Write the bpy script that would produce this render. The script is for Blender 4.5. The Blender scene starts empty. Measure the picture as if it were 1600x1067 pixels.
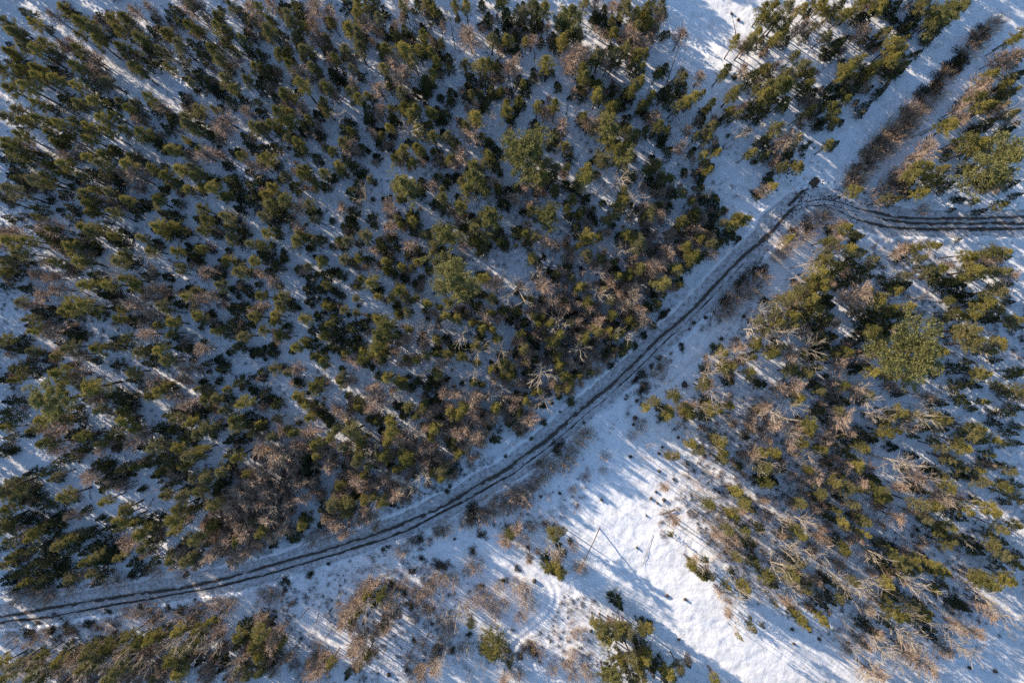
import bpy, math, random
import numpy as np

scene = bpy.context.scene
COL = scene.collection
RNG = np.random.default_rng(7)
random.seed(11)

# ------------------------------------------------------------------ camera
H = 120.0                      # drone height over the snow
HFOV = math.radians(73.7)
F = 800.0 / math.tan(HFOV / 2)  # focal length in photo pixels (1600 wide)
cam_d = bpy.data.cameras.new("camera")
cam_d.sensor_width = 36.0
cam_d.lens = 36.0 / (2 * math.tan(HFOV / 2))
cam_d.clip_start = 1.0
cam_d.clip_end = 3000.0
cam = bpy.data.objects.new("camera", cam_d)
cam.location = (0, 0, H)
cam.rotation_euler = (0, 0, 0)
COL.objects.link(cam)
scene.camera = cam

# ------------------------------------------------------------------ sky, sun, exposure
SUN_ELEV = math.radians(16.5)
SUN_AZ = math.radians(-55.5)   # clockwise from +Y
world = bpy.data.worlds.new("World")
scene.world = world
world.use_nodes = True
wn = world.node_tree
wn.nodes.clear()
w_out = wn.nodes.new("ShaderNodeOutputWorld")
w_bg = wn.nodes.new("ShaderNodeBackground")
w_sky = wn.nodes.new("ShaderNodeTexSky")
w_sky.sky_type = 'NISHITA'
w_sky.sun_disc = False
w_sky.sun_elevation = SUN_ELEV
w_sky.sun_rotation = SUN_AZ % (2 * math.pi)
w_sky.altitude = 50
w_sky.air_density = 1.0
w_sky.dust_density = 0.3
w_sky.ozone_density = 2.5
w_bg.inputs[1].default_value = 0.15
wn.links.new(w_sky.outputs[0], w_bg.inputs[0])
wn.links.new(w_bg.outputs[0], w_out.inputs[0])

sun_d = bpy.data.lights.new("sun", 'SUN')
sun_d.energy = 5.0
sun_d.angle = math.radians(0.5)
sun_d.color = (1.0, 0.84, 0.66)
sun = bpy.data.objects.new("sun", sun_d)
sx, sy, sz = math.sin(SUN_AZ) * math.cos(SUN_ELEV), math.cos(SUN_AZ) * math.cos(SUN_ELEV), math.sin(SUN_ELEV)
from mathutils import Vector
sun.rotation_euler = Vector((sx, sy, sz)).to_track_quat('Z', 'Y').to_euler()
sun.location = (sx * 200, sy * 200, sz * 200)
COL.objects.link(sun)

vs = scene.view_settings
vs.view_transform = 'Standard'
vs.look = 'None'
vs.gamma = 1.0
vs.use_curve_mapping = False
vs.exposure = 0.95
scene.render.engine = 'CYCLES'
scene.cycles.use_denoising = False
scene.cycles.max_bounces = 4
scene.cycles.diffuse_bounces = 2
scene.cycles.transparent_max_bounces = 4

# ------------------------------------------------------------------ helpers
def px(u, v, z=0.0):
    """photo pixel -> world x, y on the level z"""
    k = (H - z) / F
    return (u - 800.0) * k, (533.5 - v) * k


def hash_grid(seed, n=256):
    return np.random.default_rng(seed).random((n, n))


_GRIDS = {}
def vnoise(x, y, scale, seed):
    """smooth value noise in -1..1"""
    if seed not in _GRIDS:
        _GRIDS[seed] = hash_grid(seed)
    g = _GRIDS[seed]
    fx = np.asarray(x, float) / scale + 1000.0
    fy = np.asarray(y, float) / scale + 1000.0
    ix, iy = np.floor(fx).astype(int), np.floor(fy).astype(int)
    tx, ty = fx - ix, fy - iy
    tx, ty = tx * tx * (3 - 2 * tx), ty * ty * (3 - 2 * ty)
    n = g.shape[0]
    a, b = g[ix % n, iy % n], g[(ix + 1) % n, iy % n]
    c, d = g[ix % n, (iy + 1) % n], g[(ix + 1) % n, (iy + 1) % n]
    return 2 * ((a * (1 - tx) + b * tx) * (1 - ty) + (c * (1 - tx) + d * tx) * ty) - 1


def seg_dist(x, y, pts):
    """distance to a polyline given in world xy"""
    best = np.full(np.shape(x), 1e9)
    for (ax, ay), (bx, by) in zip(pts[:-1], pts[1:]):
        dx, dy = bx - ax, by - ay
        L = dx * dx + dy * dy
        t = np.clip(((x - ax) * dx + (y - ay) * dy) / L, 0, 1)
        d = np.hypot(x - ax - t * dx, y - ay - t * dy)
        best = np.minimum(best, d)
    return best


def smooth(pts, per=10):
    """Catmull-Rom through pts"""
    p = [np.array(q, float) for q in pts]
    p = [2 * p[0] - p[1]] + p + [2 * p[-1] - p[-2]]
    out = []
    for i in range(1, len(p) - 2):
        for k in range(per):
            t = k / per
            out.append(0.5 * ((2 * p[i]) + (-p[i-1] + p[i+1]) * t + (2*p[i-1] - 5*p[i] + 4*p[i+1] - p[i+2]) * t*t
                              + (-p[i-1] + 3*p[i] - 3*p[i+1] + p[i+2]) * t**3))
    out.append(p[-2])
    return [tuple(q) for q in out]


def mesh_from(name, V, Fc, mats=(), mat_idx=None, uv=None, smooth_shade=False):
    """V (n,3), Fc (m,3|4)"""
    V = np.asarray(V, np.float32)
    Fc = np.asarray(Fc, np.int32)
    k = Fc.shape[1]
    me = bpy.data.meshes.new(name)
    me.vertices.add(len(V))
    me.vertices.foreach_set("co", V.ravel())
    me.loops.add(Fc.size)
    me.loops.foreach_set("vertex_index", Fc.ravel())
    me.polygons.add(len(Fc))
    me.polygons.foreach_set("loop_start", np.arange(0, Fc.size, k, dtype=np.int32))
    me.polygons.foreach_set("loop_total", np.full(len(Fc), k, np.int32))
    if mat_idx is not None:
        me.polygons.foreach_set("material_index", np.asarray(mat_idx, np.int32))
    if smooth_shade:
        me.polygons.foreach_set("use_smooth", np.ones(len(Fc), bool))
    for m in mats:
        me.materials.append(m)
    me.update(calc_edges=True)
    me.validate()
    return me


def unit(a):
    return a / np.maximum(np.linalg.norm(a, axis=-1, keepdims=True), 1e-9)


class Geo:
    """collects triangles"""
    def __init__(self):
        self.v, self.f, self.n = [], [], 0

    def add(self, V, Fc):
        self.v.append(V)
        self.f.append(Fc + self.n)
        self.n += len(V)

    def blades(self, base, d, w, rng):
        """one slim triangle per row: base point, direction*length, width"""
        base, d = np.asarray(base, float), np.asarray(d, float)
        n = len(base)
        perp = unit(np.cross(d, rng.normal(size=(n, 3))))
        w = np.broadcast_to(np.asarray(w, float).reshape(-1, 1), (n, 1))
        V = np.empty((n, 3, 3))
        V[:, 0] = base - perp * w / 2
        V[:, 1] = base + perp * w / 2
        V[:, 2] = base + d
        self.add(V.reshape(-1, 3), np.arange(3 * n).reshape(n, 3))

    def leaf(self, base, d, w, rng):
        """one lozenge (two triangles) per row, widest in the middle"""
        base, d = np.asarray(base, float), np.asarray(d, float)
        n = len(base)
        perp = unit(np.cross(d, rng.normal(size=(n, 3))))
        w = np.broadcast_to(np.asarray(w, float).reshape(-1, 1), (n, 1))
        V = np.empty((n, 4, 3))
        V[:, 0] = base
        V[:, 1] = base + d * 0.5 - perp * w / 2
        V[:, 2] = base + d
        V[:, 3] = base + d * 0.5 + perp * w / 2
        i = np.arange(n)[:, None] * 4
        self.add(V.reshape(-1, 3), np.concatenate([i + [0, 1, 2], i + [0, 2, 3]]))

    def tubes(self, p0, p1, r0, r1, sides=3):
        p0, p1 = np.atleast_2d(np.asarray(p0, float)), np.atleast_2d(np.asarray(p1, float))
        n = len(p0)
        r0 = np.broadcast_to(np.asarray(r0, float).reshape(-1, 1), (n, 1))
        r1 = np.broadcast_to(np.asarray(r1, float).reshape(-1, 1), (n, 1))
        d = unit(p1 - p0)
        ref = np.where(np.abs(d[:, 2:3]) > 0.9, np.array([[1., 0, 0]]), np.array([[0, 0, 1.]]))
        a = unit(np.cross(d, ref))
        b = np.cross(d, a)
        V = np.empty((n, 2 * sides, 3))
        for s in range(sides):
            th = 2 * math.pi * s / sides
            o = a * math.cos(th) + b * math.sin(th)
            V[:, s] = p0 + o * r0
            V[:, sides + s] = p1 + o * r1
        fs = []
        for s in range(sides):
            t = (s + 1) % sides
            fs += [[s, t, sides + t], [s, sides + t, sides + s]]
        for s in range(1, sides - 1):          # end caps
            fs += [[sides, sides + s, sides + s + 1], [0, s + 1, s]]
        fs = np.array(fs)
        Fc = (np.arange(n)[:, None, None] * 2 * sides + fs[None]).reshape(-1, 3)
        self.add(V.reshape(-1, 3), Fc)

    def chain(self, pts, radii, sides=6):
        """one connected tapered tube"""
        pts = np.asarray(pts, float)
        n = len(pts)
        V = np.empty((n, sides, 3))
        for i in range(n):
            d = unit((pts[min(i + 1, n - 1)] - pts[max(i - 1, 0)])[None])[0]
            ref = np.array([1., 0, 0]) if abs(d[2]) > 0.8 else np.array([0, 0, 1.])
            a = unit(np.cross(d, ref)[None])[0]
            b = np.cross(d, a)
            for s in range(sides):
                th = 2 * math.pi * s / sides
                V[i, s] = pts[i] + (a * math.cos(th) + b * math.sin(th)) * radii[i]
        fs = []
        for i in range(n - 1):
            for s in range(sides):
                t = (s + 1) % sides
                A, B, C_, D = i*sides+s, i*sides+t, (i+1)*sides+t, (i+1)*sides+s
                fs += [[A, B, C_], [A, C_, D]]
        for s in range(1, sides - 1):
            fs += [[0, s + 1, s], [(n-1)*sides, (n-1)*sides+s, (n-1)*sides+s+1]]
        self.add(V.reshape(-1, 3), np.array(fs))

    def arrays(self):
        return np.concatenate(self.v), np.concatenate(self.f)

    def mesh(self, name, mat):
        V, Fc = self.arrays()
        return mesh_from(name, V, Fc, [mat])


def tag(o, label=None, cat=None, group=None, kind=None):
    if label: o['label'] = label
    if cat: o['category'] = cat
    if group: o['group'] = group
    if kind: o['kind'] = kind
    return o


def link(name, me, parent=None):
    o = bpy.data.objects.new(name, me)
    COL.objects.link(o)
    if parent is not None:
        o.parent = parent
    return o

# ------------------------------------------------------------------ materials
def new_mat(name):
    m = bpy.data.materials.new(name)
    m.use_nodes = True
    nt = m.node_tree
    b = nt.nodes["Principled BSDF"]
    b.inputs["Specular IOR Level"].default_value = 0.2
    return m, nt, b


def plant_mat(name, c1, c2, rough=0.8, var=0.5, patch=1.2, transl=0.0, c3=None):
    """two tones: by tree (object random) and by clump (world noise)"""
    m, nt, b = new_mat(name)
    b.inputs["Roughness"].default_value = rough
    oi = nt.nodes.new("ShaderNodeObjectInfo")
    tc = nt.nodes.new("ShaderNodeNewGeometry")
    nz = nt.nodes.new("ShaderNodeTexNoise")
    nz.inputs["Scale"].default_value = patch
    nz.inputs["Detail"].default_value = 2.0
    nt.links.new(tc.outputs["Position"], nz.inputs["Vector"])
    mx = nt.nodes.new("ShaderNodeMath"); mx.operation = 'MULTIPLY_ADD'
    nt.links.new(oi.outputs["Random"], mx.inputs[0])
    mx.inputs[1].default_value = var
    mm = nt.nodes.new("ShaderNodeMath"); mm.operation = 'MULTIPLY_ADD'
    nt.links.new(nz.outputs["Fac"], mm.inputs[0])
    mm.inputs[1].default_value = 1.4
    mm.inputs[2].default_value = -0.45 - var * 0.25
    nt.links.new(mm.outputs[0], mx.inputs[2])
    cl = nt.nodes.new("ShaderNodeClamp")
    nt.links.new(mx.outputs[0], cl.inputs[0])
    mix = nt.nodes.new("ShaderNodeMix"); mix.data_type = 'RGBA'
    mix.inputs[6].default_value = (*c1, 1)
    mix.inputs[7].default_value = (*c2, 1)
    nt.links.new(cl.outputs[0], mix.inputs[0])
    nt.links.new(mix.outputs[2], b.inputs["Base Color"])
    if c3 is not None:                       # some trees are duller, greyer or tanner than their neighbours
        w = nt.nodes.new("ShaderNodeMath"); w.operation = 'MULTIPLY'
        nt.links.new(oi.outputs["Random"], w.inputs[0]); w.inputs[1].default_value = 7.31
        fr = nt.nodes.new("ShaderNodeMath"); fr.operation = 'FRACT'
        nt.links.new(w.outputs[0], fr.inputs[0])
        mr = nt.nodes.new("ShaderNodeMapRange")
        mr.inputs[1].default_value = 0.45; mr.inputs[2].default_value = 1.0
        mr.inputs[3].default_value = 0.0; mr.inputs[4].default_value = 0.85
        nt.links.new(fr.outputs[0], mr.inputs[0])
        m3 = nt.nodes.new("ShaderNodeMix"); m3.data_type = 'RGBA'
        nt.links.new(mr.outputs[0], m3.inputs[0])
        nt.links.new(mix.outputs[2], m3.inputs[6])
        m3.inputs[7].default_value = (*c3, 1)
        nt.links.new(m3.outputs[2], b.inputs["Base Color"])
    if transl:
        src_ = b.inputs["Base Color"].links[0].from_socket
        tb = nt.nodes.new("ShaderNodeBsdfTranslucent")
        nt.links.new(src_, tb.inputs["Color"])
        ms = nt.nodes.new("ShaderNodeMixShader"); ms.inputs[0].default_value = transl
        nt.links.new(b.outputs[0], ms.inputs[1]); nt.links.new(tb.outputs[0], ms.inputs[2])
        nt.links.new(ms.outputs[0], nt.nodes["Material Output"].inputs["Surface"])
    return m


M_PINE = plant_mat("pine_needles", (0.100, 0.100, 0.028), (0.320, 0.265, 0.070), var=0.8, transl=0.25, c3=(0.150, 0.140, 0.085))
M_SPRUCE = plant_mat("spruce_needles", (0.022, 0.034, 0.020), (0.150, 0.145, 0.048), var=0.7, transl=0.2)  # dark tone also stands in for shade where shaded pines are built as spruces
M_WHITE = plant_mat("pale_pine_needles", (0.125, 0.125, 0.042), (0.290, 0.262, 0.098), patch=0.8, transl=0.25)
M_LARCH = plant_mat("brown_twigs", (0.270, 0.195, 0.148), (0.480, 0.355, 0.258))
M_SHRUB = plant_mat("red_brown_twigs", (0.270, 0.190, 0.128), (0.510, 0.365, 0.245))
M_HEATH = plant_mat("dark_heath", (0.034, 0.036, 0.020), (0.130, 0.095, 0.052))
M_BIRCH = plant_mat("pale_bark", (0.300, 0.245, 0.190), (0.540, 0.465, 0.370))
M_BARK = plant_mat("dark_bark", (0.055, 0.042, 0.034), (0.120, 0.092, 0.072))
M_GREYW = plant_mat("weathered_wood", (0.130, 0.110, 0.095), (0.260, 0.225, 0.190), patch=3.0)
M_GRASS = plant_mat("dead_grass", (0.160, 0.110, 0.075), (0.330, 0.240, 0.170))


def snow_mat(name, packed=False):
    m, nt, b = new_mat(name)
    b.inputs["Roughness"].default_value = 0.7
    geo = nt.nodes.new("ShaderNodeNewGeometry")
    n1 = nt.nodes.new("ShaderNodeTexNoise"); n1.inputs["Scale"].default_value = 0.9 if not packed else 1.6
    n1.inputs["Detail"].default_value = 8.0; n1.inputs["Roughness"].default_value = 0.62
    n2 = nt.nodes.new("ShaderNodeTexNoise"); n2.inputs["Scale"].default_value = 7.0
    n2.inputs["Detail"].default_value = 6.0; n2.inputs["Roughness"].default_value = 0.7
    for n in (n1, n2):
        nt.links.new(geo.outputs["Position"], n.inputs["Vector"])
    r1 = nt.nodes.new("ShaderNodeValToRGB")
    cr = r1.color_ramp
    if packed:
        cr.elements[0].position, cr.elements[0].color = 0.36, (0.30, 0.285, 0.275, 1)
        cr.elements[1].position, cr.elements[1].color = 0.60, (0.60, 0.59, 0.60, 1)
    else:
        cr.elements[0].position, cr.elements[0].color = 0.30, (0.60, 0.60, 0.61, 1)
        cr.elements[1].position, cr.elements[1].color = 0.52, (0.80, 0.81, 0.83, 1)
    nt.links.new(n1.outputs["Fac"], r1.inputs[0])
    # litter: small needles and twigs lying in the snow
    r2 = nt.nodes.new("ShaderNodeValToRGB")
    r2.color_ramp.elements[0].position = 0.64 if not packed else 0.62
    r2.color_ramp.elements[0].color = (0, 0, 0, 1)
    r2.color_ramp.elements[1].position = 0.72
    r2.color_ramp.elements[1].color = (0.75, 0.75, 0.75, 1)
    nt.links.new(n2.outputs["Fac"], r2.inputs[0])
    mix = nt.nodes.new("ShaderNodeMix"); mix.data_type = 'RGBA'
    nt.links.new(r2.outputs[0], mix.inputs[0])
    nt.links.new(r1.outputs[0], mix.inputs[6])
    mix.inputs[7].default_value = (0.20, 0.15, 0.12, 1)
    nt.links.new(mix.outputs[2], b.inputs["Base Color"])
    bp = nt.nodes.new("ShaderNodeBump")
    bp.inputs["Strength"].default_value = 0.8
    bp.inputs["Distance"].default_value = 0.10
    n3 = nt.nodes.new("ShaderNodeTexNoise"); n3.inputs["Scale"].default_value = 1.8
    n3.inputs["Detail"].default_value = 7.0
    nt.links.new(geo.outputs["Position"], n3.inputs["Vector"])
    nt.links.new(n3.outputs["Fac"], bp.inputs["Height"])
    nt.links.new(bp.outputs[0], b.inputs["Normal"])
    return m


M_SNOW = snow_mat("snow")
M_PACK = snow_mat("packed_snow", True)
M_SOIL = plant_mat("wet_gravel", (0.040, 0.034, 0.030), (0.115, 0.094, 0.078), patch=5.0)
M_SLUSH = plant_mat("dirty_slush", (0.300, 0.280, 0.265), (0.500, 0.485, 0.480), patch=3.5)
M_MUD = plant_mat("brown_mud", (0.070, 0.045, 0.032), (0.130, 0.085, 0.060), patch=5.0)

# ------------------------------------------------------------------ lines of the place
def W(pts):
    return smooth([px(u, v) for u, v in pts], 8)

TRACK = W([(-260, 1000), (-120, 982), (0, 964), (100, 949), (200, 932), (300, 914), (400, 896), (500, 864), (587, 836),
           (675, 801), (750, 760), (800, 731), (862, 683), (912, 638), (965, 597), (1030, 535), (1075, 493),
           (1115, 453), (1157, 408), (1200, 368), (1240, 322)])
LANE1_PX = [(1265, 322), (1300, 274), (1345, 215), (1393, 162), (1469, 82), (1512, 35), (1640, -100)]
LANE2_PX = [(1362, 287), (1396, 250), (1424, 225), (1447, 197), (1471, 170), (1505, 130), (1538, 85), (1580, 40), (1640, -20)]
FAN = W([(1205, 362), (1228, 338), (1262, 320), (1305, 320), (1350, 334), (1400, 346)])
LANE1 = W([(1250, 322), (1300, 274), (1345, 215), (1393, 162), (1469, 82), (1512, 35), (1640, -60), (1760, -170)])
EAST = W([(1238, 324), (1275, 318), (1335, 331), (1400, 345), (1480, 349), (1560, 348), (1640, 347), (1760, 345)])
LANE2 = W(LANE2_PX + [(1700, -80)])
RUTS = [
    (0.34, W([(-150, 985), (0, 964), (100, 946), (200, 930), (300, 915), (400, 890), (500, 862), (587, 834), (675, 799), (750, 758), (800, 728)])),
    (0.24, W([(-150, 996), (0, 973), (60, 966), (137, 952), (250, 932), (325, 919), (400, 901), (525, 865), (630, 830), (688, 802), (775, 755), (805, 738)])),
    (0.36, W([(800, 728), (862, 681), (912, 636), (965, 594), (1025, 533), (1075, 491), (1112, 452), (1155, 407), (1200, 368), (1225, 340), (1243, 322)])),
    (0.14, W([(805, 738), (868, 690), (920, 645), (972, 600), (1040, 534), (1088, 490), (1122, 455), (1162, 412)])),
    (0.30, W([(1232, 321), (1252, 302), (1272, 284)])),
    (0.20, W([(1236, 332), (1262, 322), (1300, 325), (1342, 343)])),
    (0.20, W([(1246, 322), (1275, 312), (1310, 316), (1342, 326)])),
    (0.16, W([(1222, 344), (1250, 326), (1290, 320), (1330, 328), (1372, 338)])),
    (0.30, W([(1340, 343), (1380, 352), (1430, 357), (1500, 358), (1600, 357), (1700, 357)])),
    (0.34, W([(1372, 338), (1400, 345), (1440, 349), (1520, 349), (1600, 348), (1700, 347)])),
    (0.24, W([(1340, 325), (1388, 336), (1440, 341), (1520, 341), (1600, 339), (1700, 338)])),
]
SLED = [
    W([(800, 1010), (822, 993), (848, 972), (865, 950), (870, 928), (862, 908), (846, 893)]),
    W([(793, 1000), (815, 984), (838, 967), (855, 948), (859, 930), (852, 912), (840, 900)]),
    W([(855, 792), (880, 765), (910, 730), (950, 690), (1000, 645), (1060, 590), (1110, 545)]),
]

def low(x, y):
    return 0.55 * vnoise(x, y, 38.0, 1) + 0.22 * vnoise(x, y, 13.0, 2)


def ellipse(x, y, u, v, ru, rv, ang=0.0):
    cx, cy = px(u, v)
    k = H / F
    a = math.radians(ang)
    dx, dy = x - cx, y - cy
    ex = (dx * math.cos(a) + dy * math.sin(a)) / (ru * k)
    ey = (-dx * math.sin(a) + dy * math.cos(a)) / (rv * k)
    return np.clip(1.6 - np.hypot(ex, ey) * 1.2, 0, 1)


def height(x, y):
    x, y = np.asarray(x, float), np.asarray(y, float)
    z = low(x, y)
    lump = np.maximum.reduce([ellipse(x, y, 1080, 930, 260, 90, -40), ellipse(x, y, 1480, 470, 200, 90, -20), ellipse(x, y, 1130, 60, 90, 90),
                              ellipse(x, y, 1560, 980, 160, 60, -40) * 0.6])
    rough = 0.045 * vnoise(x, y, 1.1, 3) + 0.05 * vnoise(x, y, 2.6, 4) + 0.025 * vnoise(x, y, 0.6, 5)
    big = 0.06 * vnoise(x, y, 2.1, 6) + 0.04 * vnoise(x, y, 1.0, 7) + 0.10 * vnoise(x, y, 4.5, 8)
    flat = np.maximum(ellipse(x, y, 960, 700, 110, 60, 45), np.clip(1.5 - seg_dist(x, y, LANE1) / 2.4, 0, 1))
    flat = np.maximum(flat, np.clip(1.5 - seg_dist(x, y, LANE2) / 1.8, 0, 1))
    z = z + (rough + big * lump) * (1 - 0.75 * flat)
    for s in SLED:
        d = seg_dist(x, y, s)
        z = z - 0.10 * np.exp(-(d / 0.30) ** 2) + 0.025 * np.exp(-((d - 0.6) / 0.25) ** 2)
    # the ploughed track: bed lowered, a rough bank of snow on both sides
    wob = -0.12 + 0.20 * vnoise(x, y, 1.7, 31) + 0.12 * vnoise(x, y, 0.6, 32)
    e = np.minimum.reduce([seg_dist(x, y, TRACK) - 2.15, seg_dist(x, y, EAST) - 2.35, seg_dist(x, y, FAN) - 2.7]) - wob
    inside = np.clip((0.45 - e) / 0.45, 0, 1)
    bank = np.exp(-((e - 0.75) / 0.55) ** 2) * (0.20 + 0.22 * vnoise(x, y, 0.9, 9) + 0.12 * vnoise(x, y, 0.45, 10))
    z = (z + bank) * (1 - inside) + (low(x, y) - 0.22) * inside
    return z


# ------------------------------------------------------------------ the snow-covered ground: one sheet
def axis(lo, hi, step, far):
    mid = np.arange(lo, hi + step / 2, step)
    out, s, p = [], step, hi
    while p < far:
        s *= 1.35
        p += s
        out.append(p)
    out = np.array(out)
    return np.concatenate([lo - (out[::-1] - hi), mid, out])

gx, gy = axis(-96, 96, 0.30, 1400), axis(-66, 66, 0.30, 1400)
GX, GY = np.meshgrid(gx, gy)
GZ = height(GX, GY)
nx_, ny_ = len(gx), len(gy)
idx = np.arange(nx_ * ny_).reshape(ny_, nx_)
quads = np.stack([idx[:-1, :-1], idx[:-1, 1:], idx[1:, 1:], idx[1:, :-1]], -1).reshape(-1, 4)
ground = link("snow_ground", mesh_from("snow_ground", np.stack([GX, GY, GZ], -1).reshape(-1, 3), quads, [M_SNOW], smooth_shade=True))
tag(ground, "snow covered forest floor with faint sled tracks and lumpy clearings", kind='structure')


def _lookup(G):
    lx, ly = gx.tolist(), gy.tolist()
    import bisect
    def f(x, y):
        i = min(max(bisect.bisect_right(lx, x) - 1, 0), len(lx) - 2)
        j = min(max(bisect.bisect_right(ly, y) - 1, 0), len(ly) - 2)
        tx, ty = (x - lx[i]) / (lx[i + 1] - lx[i]), (y - ly[j]) / (ly[j + 1] - ly[j])
        return float((G[j, i] * (1 - tx) + G[j, i + 1] * tx) * (1 - ty) + (G[j + 1, i] * (1 - tx) + G[j + 1, i + 1] * tx) * ty)
    return f

hgt = _lookup(GZ)                         # ground level under one point
D_TRACK, D_EAST = _lookup(seg_dist(GX, GY, TRACK)), _lookup(seg_dist(GX, GY, EAST))
D_LANE1, D_LANE2 = _lookup(seg_dist(GX, GY, LANE1)), _lookup(seg_dist(GX, GY, LANE2))
D_SLED = _lookup(np.minimum.reduce([seg_dist(GX, GY, s_) for s_ in SLED]))


def strip(name, pts, half, z_off, mat, ragged=0.0, gaps=0.0, seed=0, step=0.3, cross=6, crown=0.0):
    """ribbon along a world polyline, following the ground's broad shape"""
    P = np.array(pts)
    s = np.concatenate([[0], np.cumsum(np.hypot(*np.diff(P, axis=0).T))])
    n = int(s[-1] / step)
    t = np.linspace(0, s[-1], n)
    X, Y = np.interp(t, s, P[:, 0]), np.interp(t, s, P[:, 1])
    tx, ty = np.gradient(X), np.gradient(Y)
    L = np.hypot(tx, ty)
    nxn, nyn = -ty / L, tx / L
    a = half * (1 + ragged * (0.7 * vnoise(t, t * 0 + seed, 0.9, 20) + 0.9 * vnoise(t, t * 0 + seed, 0.36, 21)))
    b = half * (1 + ragged * (0.7 * vnoise(t, t * 0 + seed + 9, 0.9, 22) + 0.9 * vnoise(t, t * 0 + seed + 9, 0.36, 23)))
    if gaps:
        g = np.clip((vnoise(t, t * 0 + seed, 3.2, 24) + 0.8 * vnoise(t, t * 0 + seed, 0.8, 25) + 1.25 - gaps) * 2.2, 0.0, 1)
        g2 = np.clip((vnoise(t, t * 0 + seed + 40, 3.2, 24) + 0.8 * vnoise(t, t * 0 + seed + 40, 0.8, 25) + 1.25 - gaps) * 2.2, 0.0, 1)
        a, b = a * g, b * g2
    wv = 1 + 0.38 * vnoise(t, t * 0 + seed, 6.0, 28) if ragged else 1.0
    a, b = a * wv, b * wv
    off = 0.10 * vnoise(t, t * 0 + seed, 3.4, 26) * (1 if ragged else 0)
    V = []
    for c in range(cross + 1):
        k = c / cross
        o = -a + (a + b) * k + off
        x, y = X + nxn * o, Y + nyn * o
        zz = low(x, y) + z_off + crown * vnoise(x, y, 0.8, 27)
        V.append(np.stack([x, y, zz], -1))
    V = np.stack(V, 1)
    i = np.arange(n * (cross + 1)).reshape(n, cross + 1)
    q = np.stack([i[:-1, :-1], i[:-1, 1:], i[1:, 1:], i[1:, :-1]], -1).reshape(-1, 4)
    if gaps:
        wd = (a + b)
        keep = np.repeat((wd[:-1] > 0.03) | (wd[1:] > 0.03), cross)
        q = q[keep]
    return link(name, mesh_from(name, V.reshape(-1, 3), q, [mat], smooth_shade=True))


tr = strip("forest_track", TRACK, 2.75, -0.10, M_PACK, crown=0.025)
tag(tr, "ploughed snowy forest track curving across the woods", kind='structure')
ea = strip("branch_track", EAST, 2.95, -0.094, M_PACK, crown=0.022)
tag(ea, "ploughed branch track leaving the fork towards the east", kind='structure')
fa = strip("fork_apron", FAN, 3.3, -0.088, M_PACK, crown=0.022)
tag(fa, "wide patch of packed grey snow where the two tracks meet", kind='structure')
for i, (hw, pts) in enumerate(RUTS):
    if hw > 0.21:
        sl = strip("slush_strip", pts, hw * 1.35, -0.062 + 0.003 * (i % 3), M_SLUSH, ragged=0.45, gaps=0.2, seed=i * 7 + 1, step=0.15, cross=2)
        tag(sl, "dirty grey slush along the wheel rut", kind='structure')
    r = strip("wheel_rut", pts, hw * 0.8, -0.045 + 0.004 * (i % 3), M_SOIL, ragged=0.4, gaps=0.45 if hw > 0.2 else 1.3 if hw in (0.2, 0.16) else 0.95, seed=i * 13 + 3, step=0.12, cross=2, crown=0.0)
    tag(r, "dark wet gravel wheel rut melted through the snowy track", kind='structure')

# ------------------------------------------------------------------ plant prototypes
def trunk_chain(g, h, r0, bend, rng, n=5, sides=6, top=1.0):
    t = np.linspace(0, top, n)
    dx, dy = rng.normal(0, bend, 2)
    pts = np.stack([dx * t**2 * h, dy * t**2 * h, t * h], -1)
    pts[0, 2] = -0.25
    g.chain(pts, r0 * (1 - 0.85 * t) + 0.008, sides)
    return lambda z: np.array([dx * (z / h)**2 * h, dy * (z / h)**2 * h, z])


def sph(rng, n, up=0.0):
    v = rng.normal(size=(n, 3))
    v[:, 2] += up
    return unit(v)


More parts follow.
